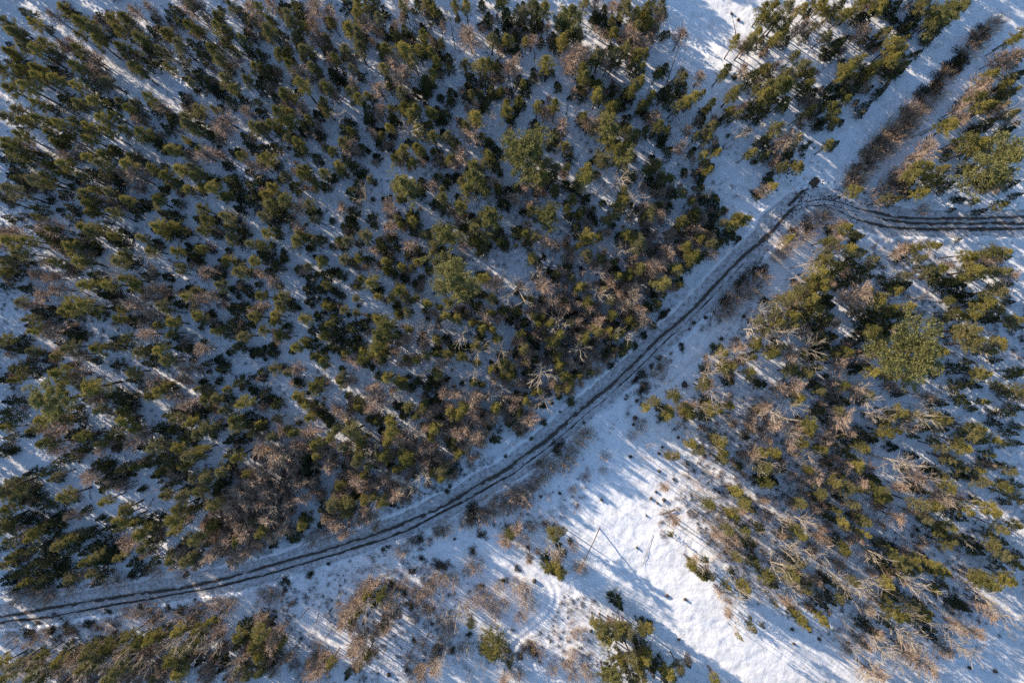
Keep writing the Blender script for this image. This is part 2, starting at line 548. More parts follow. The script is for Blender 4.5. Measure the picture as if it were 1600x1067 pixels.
def pine_proto(seed, h=9.0, R=1.45, zlo=0.52, nb=30, tufts=9, tl=0.24, tw=0.058, per=16, mat=None, spread=0.28, lobes=0.25, vary=0.28):
    rng = np.random.default_rng(seed)
    tg, cg = Geo(), Geo()
    axisf = trunk_chain(tg, h, 0.11 + 0.008 * h * 0.4, 0.02, rng)
    cb, cd, cw = [], [], []
    th0 = rng.random() * 6.28
    l1, l2 = rng.random() * 6.28, rng.random() * 6.28
    br0, br1 = [], []
    for i in range(nb):
        t = (i + rng.random()) / nb
        z = h * (zlo + (0.985 - zlo) * t)
        az = th0 + i * 2.399 + rng.normal(0, 0.3)
        prof = (1 - t) ** 0.55 * (0.62 + 0.38 * min(1, t * 4))
        L = R * max(0.14, prof) * rng.uniform(1 - vary, 1.14) * (1 + lobes * math.sin(az * 2 + l1) + lobes * 0.7 * math.sin(az * 3 + l2))
        el = math.radians(8 + 55 * t ** 2 + rng.normal(0, 8))
        d = np.array([math.cos(az) * math.cos(el), math.sin(az) * math.cos(el), math.sin(el)])
        p0 = axisf(z)
        br0.append(p0); br1.append(p0 + d * L * 0.93)
        side = unit(np.cross(d, [0, 0, 1.0])[None])[0]
        for k in range(tufts):
            q = rng.uniform(0.30, 1.0) if k else 1.0
            c = p0 + d * L * q + side * rng.normal(0, spread * (0.4 + q * 0.5)) * L * 0.6 + np.array([0, 0, rng.normal(0.03, 0.07)])
            dirs = sph(rng, per, 0.45) * 0.8 + d[None] * 0.45
            cb.append(np.repeat(c[None], per, 0) + rng.normal(0, 0.10, (per, 3)))
            cd.append(unit(dirs) * rng.uniform(0.65, 1.15, (per, 1)) * tl)
            cw.append(rng.uniform(0.8, 1.2, per) * tw)
    c = axisf(h * 0.985)
    cb.append(np.repeat(c[None], 18, 0)); cd.append(sph(rng, 18, 1.0) * tl); cw.append(np.full(18, tw))
    cg.leaf(np.concatenate(cb), np.concatenate(cd), np.concatenate(cw), rng)
    tg.tubes(np.array(br0), np.array(br1), 0.032, 0.008)
    # dead lower limbs
    nd = 9
    z = rng.uniform(0.18, zlo, nd) * h
    az = rng.random(nd) * 6.28
    p0 = np.array([axisf(zz) for zz in z])
    tg.tubes(p0, p0 + np.stack([np.cos(az), np.sin(az), rng.uniform(-0.2, 0.2, nd)], -1) * rng.uniform(0.3, 1.0, (nd, 1)), 0.02, 0.006)
    return tg, cg, (mat or M_PINE), M_BARK


def spruce_proto(seed, h=5.0, R=1.35, nb=64, per=24, mat=None):
    rng = np.random.default_rng(seed)
    tg, cg = Geo(), Geo()
    axisf = trunk_chain(tg, h, 0.085, 0.015, rng, n=4, sides=5)
    cb, cd, cw = [], [], []
    for i in range(nb):
        t = ((i + rng.random()) / nb) ** 1.15
        z = h * (0.07 + 0.91 * t)
        az = i * 2.399 + rng.normal(0, 0.35)
        L = R * (max(0.05, 1 - t) ** 0.8) * rng.uniform(0.70, 1.15)
        el = math.radians(-8 + 35 * t + rng.normal(0, 6))
        d = np.array([math.cos(az) * math.cos(el), math.sin(az) * math.cos(el), math.sin(el)])
        side = unit(np.cross(d, [0, 0, 1.0])[None])[0]
        q = rng.uniform(0.25, 1.0, per); q[0] = 0.9
        s = rng.choice([-1, 1], per)
        base = axisf(z)[None] + d[None] * (L * q * 0.9)[:, None]
        dd = d[None] * 0.75 + side[None] * (s * rng.uniform(0.3, 1.0, per))[:, None] + np.stack([np.zeros(per), np.zeros(per), rng.normal(-0.05, 0.25, per)], -1)
        ln = (0.20 + 0.26 * (1 - q)) * (0.5 + 0.5 * L / R) * 1.15
        cb.append(base); cd.append(unit(dd) * ln[:, None]); cw.append(rng.uniform(0.055, 0.10, per))
    c = axisf(h * 0.95)
    cb.append(np.repeat(c[None], 14, 0)); cd.append(sph(rng, 14, 1.6) * 0.3); cw.append(np.full(14, 0.07))
    cg.leaf(np.concatenate(cb), np.concatenate(cd), np.concatenate(cw), rng)
    return tg, cg, (mat or M_SPRUCE), M_BARK


def larch_proto(seed, h=7.0, R=1.35, nb=95, sub=17):
    """leafless tree whose fine upright twigs make a soft brown crown"""
    rng = np.random.default_rng(seed)
    tg, cg = Geo(), Geo()
    axisf = trunk_chain(tg, h, 0.075, 0.02, rng, n=4, sides=5)
    t = np.sort(rng.random(nb)) ** 0.85
    z = h * (0.30 + 0.66 * t)
    az = rng.random(nb) * 6.28
    lob = 1 + 0.3 * np.sin(az * 2 + rng.random() * 6.28) + 0.2 * np.sin(az * 3 + rng.random() * 6.28)
    L = R * (0.35 + 0.65 * np.sin(np.clip(t * 0.9 + 0.12, 0, 1) * math.pi) ** 0.7) * rng.uniform(0.7, 1.15, nb) * lob
    el = np.radians(25 + 40 * t + rng.normal(0, 8, nb))
    d = np.stack([np.cos(az) * np.cos(el), np.sin(az) * np.cos(el), np.sin(el)], -1)
    p0 = np.array([axisf(zz) for zz in z])
    cg.tubes(p0, p0 + d * L[:, None], 0.018, 0.005)
    B = np.repeat(p0, sub, 0) + np.repeat(d * L[:, None], sub, 0) * rng.uniform(0.25, 1.0, (nb * sub, 1))
    D = unit(np.repeat(d, sub, 0) + rng.normal(0, 0.55, (nb * sub, 3)) + [0, 0, 0.25]) * rng.uniform(0.22, 0.55, (nb * sub, 1))
    cg.blades(B, D, rng.uniform(0.024, 0.046, nb * sub), rng)
    return tg, cg, M_LARCH, M_BARK


def bare_proto(seed, h=9.5, R=1.9, nl=9):
    """bare deciduous tree: pale trunk, rising limbs, branches and twigs"""
    rng = np.random.default_rng(seed)
    tg, cg = Geo(), Geo()
    top = rng.uniform(0.62, 0.8)
    axisf = trunk_chain(tg, h, 0.10, 0.035, rng, n=6, sides=5, top=top)
    P0, P1, R0, R1 = [], [], [], []
    tw_b, tw_d = [], []
    for i in range(nl):
        t = 0.30 + (top - 0.30) * (i + rng.random()) / nl if i > 2 else top
        az = i * 2.2 + rng.normal(0, 0.4)
        el = math.radians(rng.uniform(50, 74))
        d = np.array([math.cos(az) * math.cos(el), math.sin(az) * math.cos(el), math.sin(el)])
        L = min(R / math.cos(el) * rng.uniform(0.6, 1.05), h * (1.0 - t) * 1.25 + 0.4)
        a = axisf(t * h * 0.995)
        m = a + d * L * 0.5
        d2 = unit((d + rng.normal(0, 0.08, 3) + [0, 0, 0.06])[None])[0]
        e = m + d2 * L * 0.5
        P0 += [a, m]; P1 += [m, e]; R0 += [0.038, 0.026]; R1 += [0.026, 0.011]
        for j in range(6):
            q = rng.uniform(0.25, 1.0)
            s = a + (e - a) * q
            dd = unit((d + rng.normal(0, 0.33, 3))[None])[0]
            l2 = L * rng.uniform(0.22, 0.45)
            P0.append(s); P1.append(s + dd * l2); R0.append(0.026); R1.append(0.010)
            n = 7
            qq = rng.uniform(0.2, 1, (n, 1))
            tw_b.append(s[None] + dd[None] * l2 * qq)
            tw_d.append(unit(dd[None] + rng.normal(0, 0.35, (n, 3))) * rng.uniform(0.3, 0.8, (n, 1)))
    cg.tubes(np.array(P0), np.array(P1), np.array(R0), np.array(R1))
    cg.blades(np.concatenate(tw_b), np.concatenate(tw_d), 0.022, rng)
    return tg, cg, M_BIRCH, M_BIRCH


def shrub_proto(seed, h=1.9, R=1.2, stems=70, sub=12, mat=None, w=0.035):
    rng = np.random.default_rng(seed)
    g = Geo()
    off = rng.normal(0, R * 0.38, (stems, 2))
    p0 = np.concatenate([off, np.full((stems, 1), -0.1)], 1)
    az = np.arctan2(off[:, 1], off[:, 0]) + rng.normal(0, 0.7, stems)
    el = np.radians(rng.uniform(45, 82, stems))
    d = np.stack([np.cos(az) * np.cos(el), np.sin(az) * np.cos(el), np.sin(el)], -1)
    L = h * rng.uniform(0.6, 1.15, stems)
    g.tubes(p0, p0 + d * L[:, None], 0.016, 0.006)
    n = stems * sub
    B = np.repeat(p0, sub, 0) + np.repeat(d * L[:, None], sub, 0) * rng.uniform(0.3, 1.0, (n, 1))
    D = unit(np.repeat(d, sub, 0) + rng.normal(0, 0.6, (n, 3))) * rng.uniform(0.2, 0.5, (n, 1))
    g.blades(B, D, rng.uniform(0.6, 1.2, n) * w, rng)
    return g, (mat or M_SHRUB)


def heath_proto(seed, h=0.9, R=0.9, n=620):
    rng = np.random.default_rng(seed)
    g = Geo()
    c = rng.normal(0, R * 0.45, (9, 2))
    k = rng.integers(0, 9, n)
    ph, r = rng.random(n) * 6.28, np.sqrt(rng.random(n)) * R * 0.45
    x, y = c[k, 0] + np.cos(ph) * r, c[k, 1] + np.sin(ph) * r
    z = rng.random(n) * h * (0.5 + 0.5 * (k % 3) / 2) * (1 - (r / (R * 0.5)) ** 2 * 0.7)
    B = np.stack([x, y, z - 0.06], -1)
    g.leaf(B, sph(rng, n, 0.7) * rng.uniform(0.15, 0.32, (n, 1)), 0.075, rng)
    g.tubes(np.concatenate([c, np.full((9, 1), -0.1)], 1), np.concatenate([c, np.full((9, 1), h * 0.6)], 1), 0.02, 0.006)
    return g, M_HEATH


def combined(name, tg, cg, cm, tm):
    Vt, Ft = tg.arrays(); Vc, Fc_ = cg.arrays()
    return mesh_from(name, np.concatenate([Vt, Vc]), np.concatenate([Ft, Fc_ + len(Vt)]), [tm, cm],
                     mat_idx=np.concatenate([np.zeros(len(Ft)), np.ones(len(Fc_))]))


KINDS = {}   # code -> dict(protos=[(trunk mesh, crown mesh)], joined=[mesh], h0, R0)
def register(code, name, protos, h0, R0, part='crown'):
    KINDS[code] = dict(name=name, h0=h0, R0=R0, part=part,
                       split=[(tg.mesh(name + "_trunk", tm), cg.mesh(name + "_" + part, cm)) for tg, cg, cm, tm in protos],
                       joined=[combined(name + "_whole", *p) for p in protos])

register('g', 'pine_tree', [pine_proto(100 + i, nb=26 + 2 * (i % 4), lobes=0.15 + 0.07 * (i % 3)) for i in range(9)], 9.0, 1.45)
register('d', 'spruce_tree', [spruce_proto(200 + i, nb=50 + 6 * (i % 4)) for i in range(8)], 5.0, 1.35)  # some stand in for shaded sides of taller pines, shade put into their colour
register('f', 'larch_tree', [larch_proto(300 + i) for i in range(7)], 7.0, 1.35, 'twigs')
register('b', 'bare_tree', [bare_proto(400 + i, nl=7 + i % 5) for i in range(8)], 9.5, 1.9, 'branches')
register('W', 'white_pine', [pine_proto(500 + i, h=15.0, R=4.0, zlo=0.36, nb=36, tufts=30, tl=0.32, tw=0.080, per=16, mat=M_WHITE, spread=0.27, lobes=0.30, vary=0.5) for i in range(4)], 15.0, 4.0)
register('N', 'young_spruce', [spruce_proto(600, h=6.5, R=2.3, nb=130, per=34, mat=M_PINE)], 6.5, 2.3)
SHRUBS = [shrub_proto(700 + i) for i in range(6)]
SHRUB_ME = [g.mesh("alder_bush", m) for g, m in SHRUBS]
HEATH_ME = [g.mesh("low_bush", m) for g, m in (heath_proto(720 + i) for i in range(5))]

# ------------------------------------------------------------------ what stands where (read off the photograph)
# per tile of 400 x 267 photo pixels: kind letter, x, y, crown radius, each in units of 2.5 pixels
TILES = {}
TILES[(0,0)] = """g8,20,5 g4,45,6 g6,56,5 g4,14,5 g10,21,5 d16,8,5 g22,15,4 f33,10,4 g38,5,4 d44,9,5 g50,13,6 g57,17,5 d63,10,4 g69,10,4 g73,18,4 g6,33,4 d12,38,5 g20,30,5 g28,28,4 g34,33,4 f40,28,4 g47,30,4 g60,26,5 f56,34,5 d52,37,5 g48,42,5 d8,40,5 g15,46,5 g25,43,4 d36,44,5 f60,46,5 g66,50,5 d57,52,6 g47,52,4 g34,48,5 g17,55,5 g24,48,4 d41,62,6 g50,64,5 g60,63,5 d66,64,5 d33,67,4 g22,65,4 g13,68,5 g5,72,5 g15,76,4 g26,75,5 g35,78,5 g46,76,5 g55,79,4 g64,75,5 g70,72,4 g40,85,4 g30,83,4 g12,85,4 g55,86,4 g66,83,4 g4,88,4
g76,10,4 g79,19,4 f84,7,4 f94,6,4 d97,10,2 d104,11,1.5 d95,19,4 d102,20,4 g87,24,5 d92,28,6 g106,20,4 g110,27,5 g104,33,3 g101,31,3 d96,35,6 g119,15,4 f118,6,5 d110,8,5 d111,13,4 g118,2,4 f126,4,5 g137,10,4 g144,4,4 d150,8,4 f157,6,5 d156,12,5 g126,20,4 g136,19,4 g143,20,4 f131,13,4 d122,29,5 g134,30,5 g136,37,5 d127,35,5 g142,27,4 g150,25,3.5 d155,22,5 d141,41,5 d147,32,4 d156,32,4 b147,41,5 g159,43,4 g76,27,4 d84,33,4 f82,36,3 g82,41,4 g87,45,4 d92,39,4 g107,44,3 b112,41,5 d118,46,4 b120,48,5 d126,50,6 d132,52,6 g141,50,5 g146,56,4 g155,51,4 d136,58,5 d145,64,5 d152,62,4 f155,70,4 f103,67,3.5 d114,60,4 d119,66,4 d122,72,4 g124,70,4 g115,73,5 d107,74,5 g135,69,3 f142,75,6 f138,80,5 d133,85,5 d127,80,5 g117,78,5 g159,80,4 d154,86,5 g80,66,4 g75,63,4 d84,70,5 g92,61,4 d96,67,5 f86,75,4 g78,81,4 g88,83,5 d95,85,5 d104,80,4 d98,90,5 g108,93,5 d112,93,4 g115,88,2 d119,90,3 f129,97,5 f137,97,4 d146,96,3.5 g151,98,3.5 d157,92,4 g80,103,5 d88,101,4 g83,97,4 g5,92,6 d10,98,6 d3,100,5 f14,91,5 d27,97,4 d20,95,3 g36,90,4 f43,97,5 g41,102,5 d36,105,4 g55,97,4 g66,97,5 d72,95,4 f52,93,4 g63,103,5 g94,106,4 g112,105,4 g120,105,4 d142,103,4 f157,104,4"""
TILES[(1,0)] = """g1,4,4 f10,3,4 d16,4,3 d26,5,7 d28,12,5 f38,5,6 f45,10,4 g9,11,3.5 g18,11,5 d17,3,3 d56,2,5 g63,3,5 g64,10,4 d70,5,5 d75,2,5 b88,4,6 f93,5,4 d101,4,4 g108,3,4 d111,8,5 d115,10,4 g125,4,3.5 g131,4,3.5 d126,10,1.5 d141,3,3.5 g154,2,5 d157,10,6 d157,16,4 d145,11,4 d145,15,3 f4,16,4 g8,19,5 d15,22,5 d6,22,3 g29,16,3 f35,15,4 d45,14,3.5 g24,23,4 d27,26,3 f38,26,4 f42,22,3.5 g15,33,5 d19,36,4 g31,31,5 d35,34,3 f43,27,4 d44,33,4 g58,17,5 g62,21,5 d65,24,4 f69,13,4.5 g77,13,4 d75,18,3 d86,20,5 d93,20,5 d90,25,4 d97,24,4 d104,17,3 g103,22,3.5 g82,29,4 g93,32,6 d80,34,5 g98,37,4 d106,29,5 d112,28,4 d103,33,4 g116,28,3 d120,36,4 g113,37,3.5 d113,43,5 d121,42,4 f134,25,7 g147,26,5 d150,21,4 d155,28,5 g158,25,4 d131,20,2 f158,44,5 g131,43,4 g139,42,5 g146,41,4 d135,49,5 d143,50,5 d151,48,4 d151,40,3 d3,34,4 d3,41,5 d8,47,6 d4,54,6 d10,43,4 g22,41,4 g36,42,4 g31,37,3 d24,45,3 f30,46,5 f47,38,4 d48,46,5 d51,49,4 g55,31,5 g64,31,5 f60,38,4 d65,47,3.5 g29,54,5 g42,52,4 g45,56,3.5 f40,50,3 g18,58,4 d13,62,4 g24,63,3 f50,60,4 g59,57,4 g63,61,4 f62,53,4 f78,57,5 g79,42,4 f86,43,6 f92,45,6 f90,52,5 d100,58,4 g82,53,3 g90,57,4 d95,63,4 d106,52,6 d107,56,4 d115,61,3 d122,58,4 d121,64,4 g136,59,3 d132,60,5 d141,62,5 d147,58,5 d152,58,4 d159,58,3 d143,66,4 g136,72,5 d136,76,4 d128,76,3 f136,67,3 g157,70,5 d159,75,4 b148,73,3 g14,71,5 g10,76,4 g22,77,6 d15,82,5 d30,82,5 d24,87,4 d3,70,4 f30,71,4 f20,68,4 d38,72,4 d42,68,4 g42,66,3 b54,71,5 d58,77,5 d55,81,5 d60,85,4 d70,68,5 d70,75,5 f79,69,4 f78,74,3 g85,68,3.5 g92,68,5 g100,68,4 g97,72,5 g109,69,4 d113,70,5 d118,71,5 d115,75,4 d86,75,5 g84,79,3 b94,82,6 g101,82,5 d106,79,4 d84,85,3 d74,83,4 d76,81,2.5 d77,90,4 d82,90,2 d75,98,3.5 d73,61,3 g3,82,5 d6,93,5 d12,92,4 d2,97,3 g7,100,5 f5,104,5 d12,103,4 g26,90,4 d26,95,4 g30,94,3 d40,84,4 g43,92,3 g47,94,3.5 g54,89,4 f57,93,5 f61,92,4 d66,92,4 d70,94,2 d38,99,4 g51,104,4.5 d56,100,4 d61,104,5 g29,106,4 g91,93,4 g93,99,5 g97,101,4 g101,92,4 d105,97,3 f104,102,3 g111,87,4 d112,95,5 g120,86,4 g124,92,4 d116,101,4 f133,85,6 d141,86,5 d146,90,5 d151,95,5 d147,99,5 g122,98,4 f129,98,6 f126,102,5 g136,104,5 g142,102,4 d150,104,4 d117,83,4 g159,94,4"""
TILES[(2,0)] = """d3,8,5 g8,8,5 g12,4,5 d14,12,5 g20,6,5 d5,15,5 d16,16,4 d2,22,4 g33,16,6 g32,23,5 g40,22,4 g31,26,4 f52,4,4 d52,10,4 d57,13,5 d58,6,4 d66,12,4 g71,5,6 f64,4,4 g78,8,4 d80,11,5 d86,9,4 d87,3,5 g93,4,4 d95,8,4 g45,2,4 g64,19,4 d60,19,3 f72,19,5 f74,25,6 g79,16,3 g86,15,4 f92,13,3.5 f88,19,4 g83,18,3 d94,22,3 f80,29,5 f84,24,4 f12,26,4 d18,26,3 d25,24,4 d27,29,4 d3,31,4 f40,38,8 f35,40,5 f46,34,5 g22,40,5 d20,44,4 d25,45,3 f2,41,5 g47,48,5 g45,44,5 d50,50,4 g55,35,5 g51,39,4 g64,33,4 d61,31,4 g70,32,5 d75,34,3 g66,40,2.5 f59,42,4 g77,38,4 g82,34,4 g81,43,3.5 d77,46,4 g55,53,3.5 g54,58,4.5 g56,61,4 d62,55,4 d62,60,4 g80,50,4 g77,54,4 d72,57,4 d70,61,4 d75,61,3 d96,42,4 d94,45,3 g107,49,4 d107,54,4 g102,53,3 d97,56,4 d94,59,5 d98,62,5 g88,58,3 d86,63,3 d83,66,3.5 d80,70,3 g103,66,4 g107,63,4 g114,61,4 g117,59,3 d110,65,3 f105,24,5 f117,50,4 g137,60,5 g141,57,3 g124,66,3 d120,70,4 d118,76,4 g124,80,4 g122,87,4 g115,86,2.5 d135,73,4 d129,76,3 g136,71,2.5 d4,50,4 d8,56,5 d13,49,4 d4,62,3 d2,68,4 d7,66,2.5 d29,55,3 d36,61,2 d44,58,5 d42,55,3 g27,67,4 f20,72,4 f25,70,3 d19,68,3 d14,77,4 d16,81,3 g61,68,5 g58,72,4 g64,70,3 d43,74,4 g45,72,3 f46,77,4 f30,79,5 f52,80,5 g60,88,5 d69,78,3 g71,79,3 d73,73,2.5 g73,84,4 d76,87,4 f89,73,4 d85,73,3 d83,83,4 g91,80,4 d96,82,5 d94,87,4 d98,94,4 f109,81,3 f105,92,4 g20,102,6 d25,90,4 d28,86,4 g33,92,4 d36,98,4 g28,104,4 g58,98,6 g67,96,6 d76,98,3 d53,99,3 g47,106,4 g91,102,4 d88,104,4 d121,103,4 g119,97,3 d112,96,3 d127,93,2 d148,96,2 d153,90,2 d158,88,5 d158,97,5 f145,83,3 b138,86,4 g157,60,4 g159,55,4 d153,67,6 d148,70,5 g141,72,3 d158,70,4 d150,48,6 g157,44,4 f143,44,4 d135,42,3.5 d139,48,2 f145,30,4 g148,26,4 d155,26,5 g153,20,4 g158,12,5 g159,5,4 d158,32,3 s137,9,1 s141,13,1.2"""
TILES[(3,0)] = """g3,5,5 g11,8,6 g5,12,5 g10,15,4 g22,5,4 g33,3,4 d40,8,4 g48,9,4 g53,7,3 d57,11,4 d63,10,5 g58,3,4 d45,3,5 d74,4,5 g71,1,5 d80,4,5 d78,9,3 d91,13,7 d86,17,4 g100,3,5 d95,4,4 g125,8,5 g105,10,4 d133,3,3 f65,1,4 f20,18,5 g10,20,4 g5,23,4 d11,26,4 g32,15,2.5 g36,22,4 d24,22,4 f16,21,3 d43,28,6 d47,25,4 d40,33,4 d66,25,5 d62,21,4 g73,19,4 f58,20,4 d69,28,3 g80,27,5 g84,30,5 g80,35,4 f76,32,4 d88,35,3 d64,43,4 d74,41,4 g76,36,3 d101,22,4 d107,19,5 d103,27,3 d110,18,3 d96,34,3 d88,42,4 d81,49,5 d85,46,4 d76,58,3 d74,62,3 d66,69,4 d61,72,3 g55,40,5 g50,44,5 g58,37,3 g47,47,4 d55,47,4 d48,50,5 d60,47,4 d55,55,5 d47,56,5 g51,61,3 d64,55,3 d37,58,5 d40,62,4 g22,43,6 g27,46,4 g12,47,6 g6,53,6 g14,53,5 d24,54,5 d28,58,4 f3,44,4 d2,63,4 d10,67,4 d22,61,3 d32,68,5 g41,71,4 g43,75,3 d36,75,4 d32,78,4 f20,75,3 d44,67,3 d26,72,3 g5,80,5 f10,88,6 g19,86,4 d5,92,5 d12,98,5 d15,92,4 d23,92,3 d6,102,4 g9,103,3 d19,103,2 d22,97,1.5 d42,90,3.5 d40,93,2
h121,33,5 h116,37,5 h111,42,5 h121,40,4 r132,27,5 r140,16,4 h130,21,5 h135,18,4 r145,13,3 h104,48,5 h100,53,5 h96,57,4 h108,52,3 r95,66,5 r88,68,5 h86,66,3 r80,77,6 r88,75,5 r92,78,4 r76,85,5 r84,85,5 h70,87,4 r70,90,5 h62,95,5 r67,97,6 r60,102,6 h54,102,4 r73,80,4 r76,93,5 r102,69,4 r106,60,4 r126,31,5 r112,48,4
f148,41,6 g140,48,5 g150,52,4 g154,50,4 d158,46,4 f131,53,6 f126,60,5 g132,62,5 d138,58,5 d142,63,5 d148,60,4 g134,67,4 d120,62,3 f118,67,4 d113,75,3 g116,78,5 f121,74,4 g108,77,3 d125,72,4 b150,68,5 b153,75,4 f143,68,4 d138,77,5 d134,80,5 g126,86,6 g132,92,6 d121,88,4 d127,95,5 d115,93,4 d113,97,3 d138,88,5 d154,70,4 d155,78,4 d150,82,4 f100,93,6 f92,97,4 g100,104,5 g95,103,4 f86,104,5 d124,105,4 g110,106,4 g159,20,4 g154,24,3 d158,35,6 f152,36,5 f143,36,4 d153,57,4"""
TILES[(0,1)] = """d12,5,6 g20,4,5 g27,4,4 d8,3,4 d17,8,4 g30,7,3 d25,11,4 d39,14,4 d30,18,2.5 g38,2,3 d45,5,3 g52,4,4 d57,1,4 d64,4,4 d72,4,5 f86,4,6 f79,3,4 g103,4,5 d98,1,4 d105,9,2.5 f117,1,4 g111,7,3 g124,3,5 d131,5,5 g126,9,4 d144,6,6 d150,14,6 d158,20,6 d158,10,6 g135,10,5 g141,16,4 g118,12,4 g8,14,6 f3,16,4 g5,20,4 d2,10,4 d23,23,4 d24,28,3 d19,29,2 d37,24,2 d42,22,3 d46,25,3 d43,29,4 g51,14,5 d57,10,3 g57,20,5 g58,25,4 g55,26,3 g66,13,4 d72,13,3 f63,20,4 f69,20,3 g79,18,4 d81,21,5 d84,26,4 g71,27,4 g66,32,1.5 d88,11,2 d90,20,4 g97,19,5 d91,23,3 d101,12,3 d110,20,4 d113,13,2 d103,27,5 d109,28,4 g99,33,5 d104,35,5 d110,35,4 d112,40,4 d103,40,4 g115,38,2.5 g127,24,4 d124,30,4 g130,30,4 g128,37,4 d134,39,4 g142,29,5 d147,32,4 d134,31,4 d149,24,4 d4,29,3 d12,30,2 d17,35,2 f27,35,3 f36,36,5 d30,41,6 d35,45,5 d27,38,3 g52,36,5 g58,38,5 d62,36,4 d54,41,4 f8,39,5 d3,39,4 g10,45,6 f3,48,4 g18,43,4 g14,51,4 d4,55,4 g4,58,4 d9,62,5 d14,56,4 d5,66,4 g4,64,3 b31,54,5 b35,56,4 d40,51,3 d49,45,5 d55,47,5 g44,49,5 d60,50,3 g49,56,5 g55,58,4 d42,60,3 d46,63,3 d71,44,5 d76,46,4 d80,40,3 g71,39,4 d68,42,3 g74,56,6 d80,58,5 g77,52,4 g88,42,4 g93,49,4 d98,47,3 b95,54,5 d97,44,3 g110,51,4 d117,51,5 d121,54,4 d124,57,3 g112,60,3 g113,64,2 d116,46,2 d131,49,3 d122,48,1 d138,56,3 g142,55,4 d148,58,4 g149,63,5 d156,63,4 g158,56,4 g143,42,5 d150,44,4 g157,45,4 d152,38,4 f130,62,5 d126,64,4 d134,66,4 d137,62,4 d103,66,3.5 d21,58,2 f26,66,4 d21,64,3 f33,67,3 d16,74,4 f28,77,5 f38,74,4 d3,72,4 g54,70,5 d60,66,5 b72,64,6 g79,67,4 g68,70,5 g85,73,5 d90,75,3 d91,66,4 b96,60,4 f96,75,5 f104,76,3 d63,76,4 g13,83,4 f22,84,4 d26,88,5 d21,91,3 g45,83,6 g53,85,6 d60,89,5 b57,82,4 g41,88,4 d37,91,4 d48,91,4 d68,78,5 d73,79,4 d73,86,4 f84,84,6 g78,86,4 f92,80,3 d113,75,2 g116,79,3.5 g102,83,4 d111,83,4 d118,85,4 f125,80,4 f132,78,4 g139,72,4 d145,74,4 d153,74,4 d156,78,3 d138,78,4 g123,90,4 d126,93,5 d119,74,1.5 d126,75,2 f159,87,4 g159,91,4 d145,87,4 d151,86,5 d156,91,4 d145,95,5 d140,100,6 d134,97,4 g136,102,3 d150,97,5 g152,103,4 g74,91,4 d80,93,4 d86,92,4 f90,94,3 d84,97,3 f97,91,4 g99,97,3 g108,95,5 g20,93,4 g23,100,4 d28,98,5 f35,101,6 d45,101,5 d51,103,4 f94,102,6 g107,101,4 d111,105,3 f43,98,3 d72,105,3 g82,103,3 g3,106,4 d12,106,5"""
TILES[(1,1)] = """d2,5,5 d8,10,4 g18,3,4 g30,3,4 g43,3,4 g37,8,4 d43,10,4 d24,10,5 d53,1,4 d66,3,3 d63,9,4 g71,5,3 g60,11,2 d64,16,3 g10,11,4 g17,18,5 g5,15,4 d10,20,5 d3,15,4 g98,12,5 g88,11,5 d103,8,5 d103,14,4 g90,18,2.5 d80,18,3 d84,16,1.5 d113,4,4 f111,10,4 d119,8,4 d125,4,4 d142,10,5 f149,7,4 g131,11,4 d152,13,4 d158,12,4 d155,20,5 b69,17,5 f82,23,5 g7,23,5 d13,27,5 g5,28,4 f26,23,4.5 g20,21,4 g33,22,4 d37,26,4 d20,30,5 d10,33,4 f27,37,5 g37,30,3 d47,31,2.5 f54,24,5 d60,25,5 d58,30,4 d55,35,4 d61,35,4 d72,29,4 d73,34,3 f85,34,4 d91,32,4 d97,28,5 d99,33,5 d98,38,4 d112,20,5 d118,23,5 g116,17,4 g129,22,5 f127,29,4 g136,36,5 d130,35,5 g143,41,5 g137,43,5 d152,39,5 d155,46,5 g106,40,4 g110,47,4 f96,47,4 f130,47,4 d141,49,5 g8,39,4 d13,41,3 g3,46,4 g24,44,4.5 d34,47,3 d40,43,4 d47,47,3 g57,43,4.5 d54,48,3 g68,41,5 d64,45,3 d77,44,4 d84,42,5 d88,48,3 d81,49,4 f75,50,4 g55,54,4 g63,53,4 d60,57,4 d70,56,4 d83,56,4 d95,53,4 d101,50,4 d104,55,5 g112,57,4 g82,59,2.5 g91,59,3 g97,60,3 d108,62,4 d116,50,4 d122,55,5 d6,54,6 d12,59,5 d3,52,4 d16,54,3 g39,57,4 d26,62,4 d33,67,4 d43,65,5 d52,65,4 d8,63,4 f3,65,4 f11,70,4 d32,74,5 d40,73,4 d48,75,4 d53,78,3 d33,82,4 g3,78,4 g16,79,4 d22,84,4 g15,87,3.5 f3,85,4 b73,62,3 g72,68,5 g66,67,3 g64,72,3 d74,75,4 g77,79,3 d86,65,3 d92,67,4 d100,71,4 d103,67,3 d90,60,2 g90,75,5 g84,80,4 g94,81,4 g98,80,3 d87,85,4 g62,80,3 g120,83,4 d128,72,4 d140,65,4 g142,67,4 g107,83,4 d134,78,5 d139,76,4 d138,85,5 d131,80,4 f149,69,6 g147,79,4 d143,88,3 g126,92,4 d131,90,4 d123,90,3 f111,90,4 d155,87,5 d159,93,4 f144,90,5 b144,96,3 f151,93,3 g136,95,3 d142,96,3 g55,86,3 g62,89,3 d48,85,4 d44,82,4 d49,92,5 g30,93,4.5 d38,90,4 d34,100,4 g4,101,3.5 d9,94,3 g14,101,4 d19,97,3 g19,103,2.5 d42,98,6 d51,101,6 d60,98,6 d67,96,5 d71,91,3 g82,97,7 g77,93,4 g89,90,4 g95,88,4 d89,103,4 g95,99,3 b106,99,4 d103,106,4 b112,96,3 b128,102,5 b123,99,4 d119,105,4 g113,105,4 d140,104,4 g147,100,3 f93,105,4 g44,104,4"""
